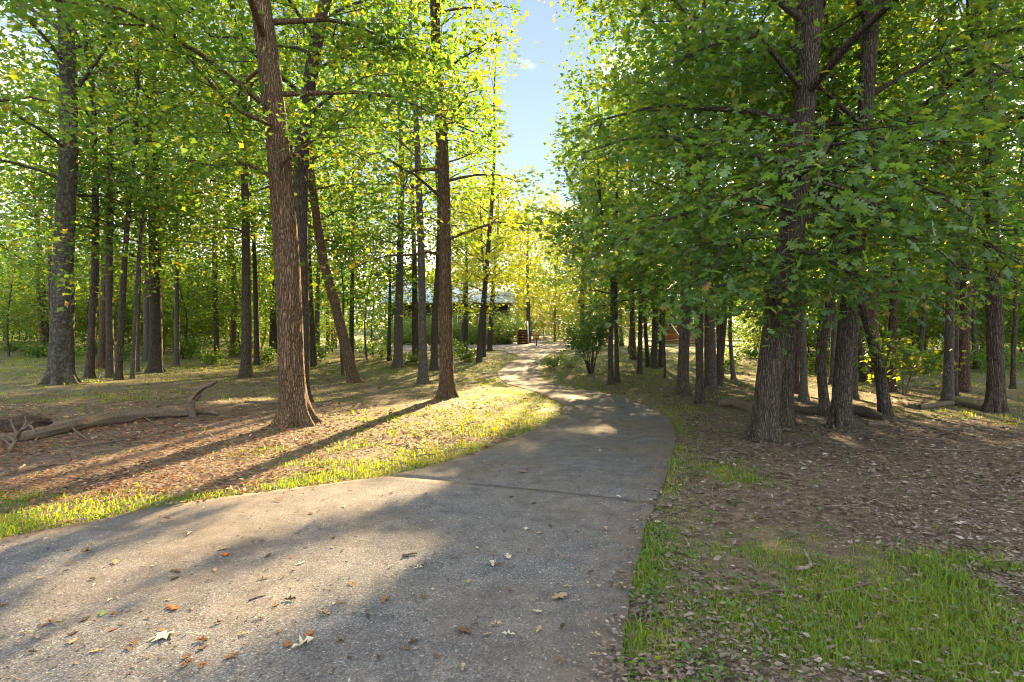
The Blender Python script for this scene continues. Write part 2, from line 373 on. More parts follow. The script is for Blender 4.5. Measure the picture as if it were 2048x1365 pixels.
# parking lot at the end
def sheet(name, poly, lift, mat, nsub=3):
    P = np.array(poly, float)
    cen = P.mean(0); Q = resample(np.array([[*p, 0] for p in list(P) + [P[0]]]), 80)[:-1, :2]
    rings = [cen + (Q - cen) * t for t in (1, .8, .6, .4, .2)]
    V = np.vstack(rings + [cen[None]]); k = len(Q)
    z = terrain(V[:, 0], V[:, 1]) + lift
    Fq = gridq(5, k); i = np.arange(k); ft = np.stack([4 * k + i, 4 * k + (i + 1) % k, np.full(k, 5 * k)], -1)
    return mesh_np(name, np.column_stack([V, z]), [Fq, ft], mat, None, True, np.zeros(len(V)))
lot = tag(sheet('parking_lot', [(-18, 48), (-12, 46.5), (-3, 46), (3.9, 46), (4.9, 54), (8, 66), (11, 84), (7, 92), (2.2, 88), (4.2, 70), (3.0, 62.5), (-4, 61), (-14, 58), (-18, 54)], .035, M['asphalt_far']), kind='structure')

# ------------------------------------------------------------------ ground
def grass_mask(x, y):
    """how grassy the ground is, 0..1"""
    dl = polydist(x, y, EDGE_L[::3]); dr = polydist(x, y, EDGE_R[::3])
    nzv = fbm(x * .9, y * .9, 3.3, 3); n2 = fbm(x * 2.6 + 5, y * 2.6, 7.1, 2)
    m = np.zeros(x.shape)
    wl = np.where(y < 7, .7, np.where(y < 9, 1.5, np.where(y < 30, 2.3, 1.2))) * (.35 + 1.3 * fbm(x * .7, y * .7, 9.9, 2))
    m = np.maximum(m, np.clip(1.35 - dl / wl, 0, 1) * np.clip((nzv - np.where(y < 9, .36, .24)) * 4, 0, 1) * (x < 8))
    m = np.maximum(m, np.clip(1.1 - dr / .38, 0, 1) * np.clip((n2 - .3) * 5, 0, 1) * .85)
    m = np.maximum(m, np.clip(1.2 - dr / 1.2, 0, 1) * (y > 17) * .8)
    def blob(u, v, rx, ry, a):
        c = g2(u, v); return a * np.clip(1.4 * np.exp(-(((x - c[0]) / rx) ** 2 + ((y - c[1]) / ry) ** 2)) * np.clip(n2 * 3 - .75, 0, 1.4), 0, 1)
    for b in ((1950, 1160, .42, .34, 1), (1830, 1215, .5, .3, .7), (2000, 1300, .45, .3, .65), (1640, 1330, .4, .24, .6), (1480, 1110, .4, .3, .45), (1900, 1340, .5, .2, .6), (1470, 955, .35, .45, .75), (1400, 930, .5, .6, .5), (1540, 1080, .5, .35, .35),
              (1720, 1150, .9, .5, .45), (1700, 1260, .9, .5, .5), (190, 795, 1.7, 1.0, .8), (100, 800, 1.0, .7, .6), (330, 800, 1.2, .8, .4), (830, 1000, .2, .1, .0),
              (450, 998, .4, .12, 1), (560, 982, .5, .18, 1), (620, 968, .4, .2, 1), (680, 955, .5, .2, 1), (780, 935, .5, .25, 1), (860, 905, .5, .35, 1), (960, 870, .5, .5, 1), (1060, 835, .6, .6, 1), (1040, 795, 1, .9, 1), (930, 830, .9, .8, .8), (330, 1010, .4, .2, .8), (120, 1035, .5, .2, .8), (40, 1000, .4, .25, .8), (520, 800, 1.0, .9, .5), (660, 800, 1.2, 1.2, .5), (800, 840, 1.6, 1.2, .55), (960, 790, 1.5, 1.6, .8), (720, 900, 1.2, .7, .6), (1990, 830, 1.6, 1.2, .6), (1850, 815, 2, 1, .4)):
        m = np.maximum(m, blob(*b))
    far = np.clip((np.hypot(x, y) - 12) / 18, 0, 1) * np.clip((nzv - .12) * 2.4, .15, .85)
    m = np.maximum(m, far)
    lawn = np.clip((x - 6) / 4, 0, 1) * np.clip((y - 27) / 8, 0, 1) * (y < 90)
    field = np.clip((-x - 17) / 6, 0, 1) * np.clip((y - 34) / 6, 0, 1)
    isl = inpoly(x, y, [(-3, 61.5), (3, 63), (4, 70), (-3, 66)])
    m = np.maximum(m, np.maximum(lawn, field)); m = np.maximum(m, isl * .9)
    return np.clip(m, 0, 1)
def axis(lo, hi, a0, a1, fine, grow):
    pts = list(np.arange(a0, a1 + 1e-6, fine)); s = fine; p = a1
    while p < hi: s *= grow; p += s; pts.append(p)
    s = fine; p = a0; left = []
    while p > lo: s *= grow; p -= s; left.append(p)
    return np.array(left[::-1] + pts)
gx = axis(-400, 400, -7, 7, .19, 1.055); gy = axis(-60, 520, 1, 17, .19, 1.05)
GX, GY = np.meshgrid(gx, gy)
GZ = terrain(GX, GY)
dn = np.hypot(GX, GY); inside = inpoly(GX, GY, ROADPOLY)
micro = (.03 * (fbm(GX * 1.6, GY * 1.6, 2.2, 3) - .45)) * (dn < 30)
edgeD = np.minimum(polydist(GX, GY, EDGE_L[::3]), polydist(GX, GY, EDGE_R[::3]))
GZ = GZ + micro * np.clip(edgeD / .5, 0, 1) * (~inside) + .012 * np.clip(1-edgeD/.6,0,1)*(~inside) * (dn < 25) - .03 * inside * (edgeD > .3)
ground = mesh_np('ground', np.column_stack([GX.ravel(), GY.ravel(), GZ.ravel()]), gridq(len(gy), len(gx), False), M['floor'], None, True, grass_mask(GX.ravel(), GY.ravel()))
tag(ground, kind='structure')

# ------------------------------------------------------------------ sunlit patches: gaps in the canopy toward the sun
LIT_PX = [
    [(0, 935), (150, 925), (300, 885), (420, 850), (540, 832), (700, 826), (850, 800), (930, 780), (985, 765), (1060, 785), (1130, 815), (1118, 835), (1010, 872), (860, 925), (740, 962),
     (860, 962), (960, 985), (840, 1010), (690, 1060), (500, 1105), (280, 1180), (0, 1275), (0, 1190), (190, 1135), (420, 1065), (380, 1035), (200, 1075), (0, 1110)],
    [(0, 1290), (300, 1205), (470, 1170), (640, 1105), (740, 1085), (850, 1082), (880, 1110), (850, 1150), (780, 1200), (650, 1275), (560, 1320), (470, 1400), (0, 1500)],
    [(1000, 772), (1060, 772), (1120, 782), (1060, 786)], [(1090, 788), (1150, 790), (1190, 800), (1140, 804)], [(1000, 752), (1040, 748), (1050, 754), (1005, 760)], [(1010, 738), (1060, 734), (1062, 740), (1015, 742)], [(1030, 722), (1075, 720), (1070, 726), (1035, 727)],
    [(1120, 862), (1230, 858), (1250, 872), (1130, 878)], [(1000, 900), (1080, 892), (1090, 908), (1010, 915)],
    [(1590, 770), (1680, 765), (1690, 800), (1600, 805)], [(1700, 785), (1900, 785), (1990, 815), (1800, 812), (1700, 800)], [(1640, 880), (1690, 868), (1710, 890), (1660, 900)],
    [(1425, 945), (1500, 940), (1510, 962), (1430, 970)], [(100, 805), (150, 790), (175, 800), (140, 815)], [(420, 800), (560, 790), (560, 805), (430, 810)], [(440, 745), (520, 740), (510, 750)],
]
LIT = [[tuple(g2(u, v)) for u, v in P] for P in LIT_PX]
def sun_lit(P, jit=.06):
    t = P[:, 2] / SUN[2]; g = P - SUN * t[:, None]
    j = rng.normal(0, jit, (len(P), 2))
    x, y = g[:, 0] + j[:, 0], g[:, 1] + j[:, 1]
    k = np.zeros(len(P), bool)
    for poly in LIT:
        k |= inpoly(x, y, poly)
    return k
SHADE_PX = [[(0, 1100), (200, 1065), (390, 1030), (440, 1062), (190, 1150), (0, 1270)], [(420, 1230), (640, 1120), (760, 1060), (880, 1005), (1000, 985), (1300, 1000), (1290, 1365), (640, 1365), (900, 1120), (860, 1075), (740, 1080)],
            [(880, 930), (1060, 870), (1130, 835), (1340, 840), (1340, 1000), (1000, 985)]]
SHADE = [[tuple(g2(u, v)) for u, v in P] for P in SHADE_PX]
def sun_shade(P):
    g = P - SUN * (P[:, 2] / SUN[2])[:, None]; k = np.zeros(len(P), bool)
    for poly in SHADE: k |= inpoly(g[:, 0], g[:, 1], poly)
    return k
def open_air(P):
    """the strip of open air over the driveway"""
    y = np.maximum(P[:, 1], .1); a = P[:, 0] / y; e = (P[:, 2] - HCAM) / y
    if not ((a > -.1) & (a < .17) & (e > .2) & (y > 6)).any(): return np.zeros(len(P), bool)
    w = .05 * (fbm(e * 11, np.floor(P[:, 1] / 6) * 3.7, 1.7, 3) - .5) * 2 + rng.normal(0, .006, len(P))
    lo = -.006 + .02 * np.clip(e - .25, -.2, .3) * -1 + w; hi = .068 + .03 * np.clip((.5 - e), -.1, .2) + w * .8
    hang = (e > .43) & (fbm(a * 60, e * 40, np.floor(y / 4) * 5.1, 2) > .5)
    return (~hang) & (a > lo) & (a < hi) & (e > .255 + .03 * np.sin(a * 60)) & (y > 6)

# ------------------------------------------------------------------ leaves
def lobed():
    o = [(0, 0, 0), (.20, .21, -.03), (.33, .085, -.01), (.52, .40, -.07), (.61, .13, -.03), (.80, .27, -.07), (1.0, 0, -.06)]
    V = [(.45, 0, .02)] + o[:1] + o[1:6] + [(x, -y, z) for x, y, z in o[1:6]] + o[6:]; T = []
    up = [1, 2, 3, 4, 5, 6, 12]; dn = [1, 7, 8, 9, 10, 11, 12]
    for i in range(6): T.append([0, up[i + 1], up[i]]); T.append([0, dn[i], dn[i + 1]])
    return np.array(V, float), np.array(T)
def trilobe():
    V = np.array([[0, 0, 0], [.46, .43, -.07], [.60, .15, -.02], [1, 0, -.06], [.60, -.15, -.02], [.46, -.43, -.07]], float)
    return V, np.array([[0, 2, 1], [0, 3, 2], [0, 4, 3], [0, 5, 4]])
def kite():
    V = np.array([[0, 0, 0], [.5, .33, -.06], [1, 0, 0], [.5, -.33, -.06]], float)
    return V, np.array([[0, 2, 1], [0, 3, 2]])
def blobleaf():
    V = np.array([[0, 0, 0], [.4, .36, -.05], [1, .1, -.02], [.6, -.36, -.06], [.2,-.2,0]], float)
    return V, np.array([[0, 2, 1], [0, 3, 2], [0,4,3]])
TPL = {'lobed': lobed(), 'tri': trilobe(), 'kite': kite(), 'blob': blobleaf()}
def leaves_mesh(P, D, Nn, S, tpl, rnd):
    V0, T = TPL[tpl]
    D = D / (np.linalg.norm(D, axis=1)[:, None] + 1e-9); B = np.cross(Nn, D); B /= np.linalg.norm(B, axis=1)[:, None] + 1e-9; Nn = np.cross(D, B)
    V = P[:, None] + S[:, None, None] * (V0[None, :, 0:1] * D[:, None] + V0[None, :, 1:2] * B[:, None] + V0[None, :, 2:3] * Nn[:, None])
    k = len(V0); Fc = T[None] + (np.arange(len(P)) * k)[:, None, None]
    return V.reshape(-1, 3), Fc.reshape(-1, 3), np.repeat(rnd, k)
def rnd_normals(n, tilt):
    a = rng.normal(0, tilt, (n, 2)); v = np.column_stack([a, np.ones(n)]); return v / np.linalg.norm(v, axis=1)[:, None]

TRI = [0]
def make_tree(name, base, track, r0, H, z0, Rc, mat, leafmat, label, cat='tree', group=None, lai=2.6, tpl='kite', leaf=None, nl=None, hi=False, seed=None, limbs=(), fill=1.0,
              rise=.7, lowdroop=.35, az=None, cull=True, color=.5, sides=None, flare=.55, keep=None, top_thin=1.0, subs=6, shape='oak', leaf_parts=0):
    g = np.random.default_rng(seed if seed is not None else abs(hash((round(base[0], 2), round(base[1], 2)))) % 2 ** 31)
    base = np.asarray(base, float)
    root = empty(name, base); tag(root, label, cat, group)
    d = math.hypot(base[0], base[1])
    # ---- trunk
    pts = [base - [0, 0, .2], base] + [np.asarray(p, float) for p in track]
    last = pts[-1]; dirv = pts[-1] - pts[-2]; dirv /= np.linalg.norm(dirv)
    topz = base[2] + H
    if last[2] < topz - 1.5:
        n_ = 4
        for i in range(1, n_ + 1):
            dv = dirv * (1 - .5 * i / n_) + np.array([0, 0, 1.]) * (.5 * i / n_); dv /= np.linalg.norm(dv)
            pts.append(pts[-1] + dv * (topz - last[2]) / n_ / max(dv[2], .4) + g.normal(0, .12, 3) * [1, 1, 0])
    nrow = int(np.clip(H * (10 if hi else 3.2 if d < 30 else 1.6), 12, 400))
    nc = 64 if hi else (12 if d < 30 else 7)
    tr = resample(np.array(pts), nrow * 3)
    # denser rows near the ground
    zz = tr[:, 2] - base[2]; q = np.linspace(0, 1, nrow) ** (1.9 if not hi else 1.7); tr = tr[np.clip((q * (len(tr) - 1)).astype(int), 0, len(tr) - 1)]
    _, ui = np.unique(tr[:, 2], return_index=True); tr = tr[np.sort(ui)]
    if len(tr) > 8:
        for _ in range(2): tr[1:-1] = .25 * tr[:-2] + .5 * tr[1:-1] + .25 * tr[2:]
    hgt = np.clip(tr[:, 2] - base[2], -.2, None)
    rad = r0 * np.interp(hgt / H, [0, .08, .35, .7, 1.0], [1.06, 1.0, .80, .45, .06])
    T_, A, B = frames(tr); th = np.arange(nc) * 2 * math.pi / nc
    ph = g.uniform(0, 6.28, 3); nb = g.integers(4, 7)
    fl = flare * np.exp(-np.clip(hgt, 0, 9) / (.16 + .35 * r0))
    rr = rad[:, None] * (1 + fl[:, None] * (.75 + .62 * np.cos(nb * th + ph[0] + .6 * np.sin(th + ph[1]))[None] + .3 * np.cos(2 * th + ph[1])[None]))
    rr = rr * (1 + .035 * np.sin(2 * th + ph[2] + hgt[:, None] * .8) + .03 * np.sin(3 * th - hgt[:, None] * 1.3))
    if hi:
        ct, st = np.cos(th)[None] * r0 * 1.0, np.sin(th)[None] * r0 * 1.0
        hh = hgt[:, None] + 0 * ct; ct = ct + 0 * hh; st = st + 0 * hh
        warp = .02 * (fbm(ct * 9, st * 9, hh * 3, 2) - .5)
        k = 1 - np.abs(2 * vnoise(ct * 26 + warp * 40, st * 26, hh * 3.6) - 1); k2 = fbm(ct * 40, st * 40, hh * 12, 2)
        rr = rr + .020 * (k - .55) * min(1, r0 / .25) + .010 * (k2 - .5) + .03 * (fbm(ct * 3, st * 3, hh * .7, 2) - .5)
    V = tr[:, None] + rr[..., None] * (np.cos(th)[None, :, None] * A[:, None] + np.sin(th)[None, :, None] * B[:, None])
    mb = MB(); mb.add(V.reshape(-1, 3), gridq(len(tr), nc))
    def on_trunk(z): return np.array([np.interp(z, tr[:, 2], tr[:, i]) for i in range(3)]), float(np.interp(z, tr[:, 2], rad))
    # ---- limbs and leaf clusters
    nlimb = nl or int(np.clip(H * 1.5, 12, 34)); cl_p, cl_d = [], []
    ga = g.uniform(0, 6.28)
    specs = []
    for i in range(nlimb):
        f = (i + g.uniform(0, .8)) / nlimb; z = z0 + (H - z0 - .4) * f ** 1.15
        if shape == 'oak': prof = np.interp(f, [0, .12, .4, .75, 1], [.72, .92, 1, .72, .22])
        else: prof = np.interp(f, [0, .2, .6, 1], [1, .95, .6, .12])
        L = Rc * prof * g.uniform(.7, 1.15)
        azi = ga + i * 2.39996 + g.uniform(-.4, .4)
        if az is not None:
            w = az(azi); L *= w
            if w < .15: continue
        rs = np.interp(f, [0, .3, 1], [.38 - .45 * lowdroop, rise, 1.3]) + g.uniform(-.22, .22)
        p0, r_ = on_trunk(base[2] + z)
        dh = np.array([math.cos(azi), math.sin(azi), 0.])
        s = np.linspace(0, 1, 7)[:, None]; side = np.array([-dh[1], dh[0], 0]) * g.uniform(-.25, .25)
        dr = lowdroop * np.interp(f, [0, .5, 1], [1, .5, .1])
        P = p0 + dh * L * s + np.array([0, 0, 1]) * L * (rs * s - dr * s ** 2.2) + side * L * s ** 2 + g.normal(0, .035 * L, (7, 3)) * s
        specs.append((P, min(r_ * .45, .008 + .0115 * L), L))
    for P in limbs:
        P = np.asarray(P, float); P = resample(P, 9); L = np.linalg.norm(P[-1] - P[0]); specs.append((P, .016 + .013 * L, L))
    zc_max = HCAM + .62 * d + 1.5
    for P, r_, L in specs:
        oa = open_air(P)
        if cull and oa.any():
            P = P[:int(np.argmax(oa))]
            if len(P) < 3: continue
        nsd = 8 if hi else (5 if d < 30 else 3)
        mb.tube(P, np.linspace(r_, .006, len(P)), nsd, cap=False)
        ns = subs if L > 1.2 else max(2, subs - 2)
        for j in range(ns):
            t = .22 + .78 * (j + g.uniform(.1, .9)) / ns; k = t * (len(P) - 1); i0 = min(int(k), len(P) - 2); p = P[i0] + (P[i0 + 1] - P[i0]) * (k - i0)
            dv = P[i0 + 1] - P[i0]; dv = dv / (np.linalg.norm(dv) + 1e-9); an = (1 if j % 2 else -1) * g.uniform(.5, 1.15); c_, s_ = math.cos(an), math.sin(an)
            dv = np.array([dv[0] * c_ - dv[1] * s_, dv[0] * s_ + dv[1] * c_, dv[2] * .5 + g.uniform(-.12, .2)])
            Ls = L * .42 * (1.15 - .6 * t) * g.uniform(.7, 1.25) + .15
            Q = p + dv * Ls * np.linspace(0, 1, 4)[:, None] + np.array([0, 0, -1]) * (.12 * Ls * np.linspace(0, 1, 4)[:, None] ** 2) + g.normal(0, .03 * Ls, (4, 3))
            if cull and open_air(Q).any(): continue
            if d < 15: mb.tube(Q, np.linspace(max(.006, r_ * .32), .003, 4), 4 if hi else 3, cap=False)
            nq = max(2, int(Ls / .22))
            for tq in np.linspace(.25, 1.05, nq):
                cl_p.append(Q[0] + (Q[-1] - Q[0]) * tq); cl_d.append(dv)
        for tq in np.linspace(.45, 1.0, max(2, int(L / .45))):
            k = tq * (len(P) - 1); i0 = min(int(k), len(P) - 2); cl_p.append(P[i0] + (P[i0 + 1] - P[i0]) * (k - i0)); cl_d.append(P[i0 + 1] - P[i0])
    Vt = np.concatenate(mb.V); Vt = Vt - base
    o = mesh_np('trunk', Vt, [np.concatenate(f) for f in mb.F.values()], mat, root, True)
    TRI[0] += sum(len(f) for q in mb.F.values() for f in q) * 2
    if not cl_p: return root
    C = np.array(cl_p); D = np.array(cl_d)
    # ---- leaves
    ls = leaf or float(np.clip(.10 + .0036 * d, .13, .28))
    area = {'lobed': .34, 'tri': .34, 'kite': .33, 'blob': .42}[tpl] * ls * ls
    ntot = int(lai * fill * math.pi * Rc * Rc * .8 / area)
    per = max(1, ntot / len(C))
    idx = np.repeat(np.arange(len(C)), g.poisson(per * np.where(sun_shade(C), 2.5, 1.0)))
    coarse = (C[idx, 2] > zc_max); kp = ~coarse | (g.random(len(idx)) < (.14 if d < 16 else .22) * top_thin); idx = idx[kp]; coarse = coarse[kp]
    sp = .20 + .012 * min(d, 40)
    P = C[idx] + g.normal(0, 1, (len(idx), 3)) * np.array([sp, sp, sp * .5])
    sz = ls * g.uniform(.5, 1.25, len(idx)) * np.where(coarse, 2.0, 1.0)
    dirs = D[idx] / (np.linalg.norm(D[idx], axis=1)[:, None] + 1e-9) + g.normal(0, .75, (len(idx), 3)); dirs[:, 2] = dirs[:, 2] * .55 - .22
    nr = g.normal(0, .68, (len(idx), 3)); nr[:, 2] = 1
    crnd = np.clip(g.normal(color, .17, len(C))[idx] + g.normal(0, .2, len(idx)), 0, 1)
    k = np.ones(len(P), bool)
    k &= P[:, 2] > terrain(P[:, 0], P[:, 1]) + .3
    if cull: k &= ~(sun_lit(P) & (g.random(len(P)) < .985)); k &= ~open_air(P)
    k &= ~((P[:, 1] < 4.5) & (P[:, 2] < 4.2) & (P[:, 1] > -1))
    if keep is not None: k &= keep(P)
    P, dirs, nr, sz, crnd = P[k], dirs[k], nr[k], sz[k], crnd[k]
    if len(P) == 0: return root
    if leaf_parts:
        pu, pv = project(P); dist = np.linalg.norm(P - [0, 0, HCAM], axis=1) + np.where((pu > 20) & (pu < 2028) & (pv > 10), 0, 99)
        sel = np.argsort(dist)[:leaf_parts]; V0, T0_ = TPL[tpl]
        protos = []
        for q in range(5):
            po = mesh_np('leaf', V0, T0_, leafmat, None, False, np.full(len(V0), np.clip(color - .2 + .12 * q, 0, 1))); protos.append(po.data); bpy.data.objects.remove(po)
        for q in sel:
            dv = dirs[q] / np.linalg.norm(dirs[q]); bv = np.cross(nr[q], dv); bv /= np.linalg.norm(bv); nv = np.cross(dv, bv)
            lo_ = bpy.data.objects.new('leaf', protos[int(g.integers(5))]); col.objects.link(lo_); lo_.parent = root
            mt_ = np.eye(4); mt_[:3, 0] = dv * sz[q]; mt_[:3, 1] = bv * sz[q]; mt_[:3, 2] = nv * sz[q]; mt_[:3, 3] = P[q] - base; lo_.matrix_local = Matrix(mt_.tolist())
        k = np.ones(len(P), bool); k[sel] = False; P, dirs, nr, sz, crnd = P[k], dirs[k], nr[k], sz[k], crnd[k]
    V, Fc, rv = leaves_mesh(P - base, dirs, nr, sz, tpl, crnd)
    TRI[0] += len(Fc)
    cr_ = mesh_np('crown', V, Fc, leafmat, root, False, rv); cr_['kind'] = 'stuff'
    return root

def px_tree(name, u, v, w, track, H, z0, Rc, mat, leafmat, label, Y=None, **kw):
    if Y is None: b = at(u, v)
    else:
        b = depth(u, v, Y); b[2] = float(terrain(b[0], b[1]))
    tr = [depth(a, c, b[1]) for a, c in track]
    return make_tree(name, b, tr, .5 * w * (.84 if kw.get('hi') else 1) * b[1] / F, H, z0, Rc, M[mat], M[leafmat], label, **kw)

# ------------------------------------------------------------------ main trees
px_tree('oak_tree', 590, 850, 58, [(583, 760), (580, 650), (572, 480), (556, 300), (540, 150), (522, 0)], 19, 5.2, 4.6, 'bark', 'leaf_green',
        'thick furrowed brown oak trunk with sunlit right edge beside the fallen log', hi=True, tpl='tri', leaf=.135, lai=2.9, seed=11, flare=.8,
        limbs=[[depth(545, 250, 10.0), depth(470, 215, 9.6), depth(380, 120, 9.2), depth(330, 60, 9.0)], [depth(575, 380, 10.2), depth(500, 330, 10), depth(410, 330, 9.6), depth(330, 300, 9.4)],
               [depth(560, 330, 10.0), depth(640, 270, 9.6), depth(720, 210, 9.2)]])
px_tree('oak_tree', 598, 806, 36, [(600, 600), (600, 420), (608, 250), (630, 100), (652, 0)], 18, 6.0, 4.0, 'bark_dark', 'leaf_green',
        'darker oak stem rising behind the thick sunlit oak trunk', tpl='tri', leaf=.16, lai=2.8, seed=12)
px_tree('oak_tree', 892, 796, 31, [(893, 700), (891, 560), (889, 400), (881, 220), (870, 40)], 21, 3.6, 3.6, 'bark', 'leaf_green',
        'straight brown trunk standing on the sunlit verge left of the driveway bend', hi=True, tpl='tri', leaf=.17, lai=2.6, seed=13, flare=.6, color=.6)
px_tree('oak_tree', 122, 768, 46, [(124, 650), (128, 500), (138, 250), (132, 60), (125, 0)], 21, 5.6, 4.8, 'bark_left', 'leaf_green',
        'massive lichen-spotted oak with flared base behind the rotting dark log', hi=True, tpl='tri', leaf=.17, lai=2.8, seed=14, flare=.75)
r1_az = lambda a: 1.0
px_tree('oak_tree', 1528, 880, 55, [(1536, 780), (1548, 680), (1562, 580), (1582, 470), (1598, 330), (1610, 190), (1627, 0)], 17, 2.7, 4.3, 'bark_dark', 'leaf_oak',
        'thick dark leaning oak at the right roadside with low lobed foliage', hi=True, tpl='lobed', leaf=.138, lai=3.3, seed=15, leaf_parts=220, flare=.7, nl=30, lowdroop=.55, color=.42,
        limbs=[[depth(1602, 175, 8.6), depth(1510, 70, 8.2), depth(1440, 55, 7.9), depth(1350, 15, 7.6)], [depth(1508, 72, 8.2), depth(1440, 85, 7.8), depth(1350, 125, 7.4)],
               [depth(1590, 420, 8.6), depth(1480, 400, 8.0), depth(1360, 430, 7.6), depth(1260, 480, 7.3)], [depth(1595, 330, 8.6), depth(1450, 300, 8.2), depth(1300, 270, 8.0), depth(1190, 300, 7.9)],
               [depth(1580, 500, 8.6), depth(1660, 520, 7.9), depth(1740, 590, 7.2)], [depth(1575, 520, 8.5), depth(1500, 530, 7.7), depth(1420, 590, 7.1)],
               [depth(1600, 350, 8.6), depth(1700, 330, 7.8), depth(1820, 360, 7.2), depth(1920, 420, 6.9)]])
px_tree('oak_tree', 1572, 852, 27, [(1574, 750), (1580, 620), (1588, 450), (1600, 200)], 15, 3.2, 3.0, 'bark_dark', 'leaf_oak',
        'slimmer dark trunk standing close behind the thick leaning roadside oak', tpl='tri', leaf=.16, lai=2.2, seed=16, lowdroop=.5)
px_tree('oak_tree', 1682, 857, 40, [(1686, 760), (1696, 640), (1708, 540), (1724, 360), (1733, 200), (1748, 0)], 17, 3.0, 4.2, 'bark_dark', 'leaf_oak',
        'dark oak joined at the foot by a curved slender stem', hi=True, tpl='lobed', leaf=.138, lai=3.0, seed=17, nl=28, lowdroop=.55, color=.45,
        limbs=[[depth(1706, 560, 9.6), depth(1640, 560, 9.0), depth(1570, 600, 8.6)], [depth(1708, 540, 9.6), depth(1790, 560, 9.0), depth(1850, 600, 8.6)]])
px_tree('slender_tree', 1651, 832, 17, [(1644, 760), (1642, 705), (1655, 640), (1664, 560), (1668, 400)], 11, 3.4, 2.4, 'bark_dark', 'leaf_oak',
        'curved slender stem growing from the foot of a dark oak', tpl='tri', seed=18)
px_tree('oak_tree', 1992, 824, 33, [(1992, 720), (1988, 600), (1982, 420), (1973, 200), (1970, 0)], 19, 5.0, 4.0, 'bark_mid', 'leaf_green',
        'tall straight brown oak with grass tuft at its foot, right woods', hi=True, tpl='tri', leaf=.17, lai=1.7, seed=19, color=.55)
px_tree('leaning_tree', 1772, 832, 22, [(1765, 780), (1757, 720), (1744, 680), (1722, 600)], 6.5, 4.0, 2.2, 'bark_dark', 'leaf_oak',
        'short dark snag leaning left with a broken side stub', tpl='tri', seed=20, limbs=[[depth(1768, 750, 11), depth(1778, 700, 11), depth(1785, 690, 11)]])
px_tree('leaning_tree', 708, 766, 22, [(690, 690), (666, 590), (648, 530), (634, 440), (624, 360)], 14, 5.0, 3.4, 'bark', 'leaf_green',
        'tree leaning steeply left between the two brown roadside oaks', tpl='tri', seed=21, hi=False)

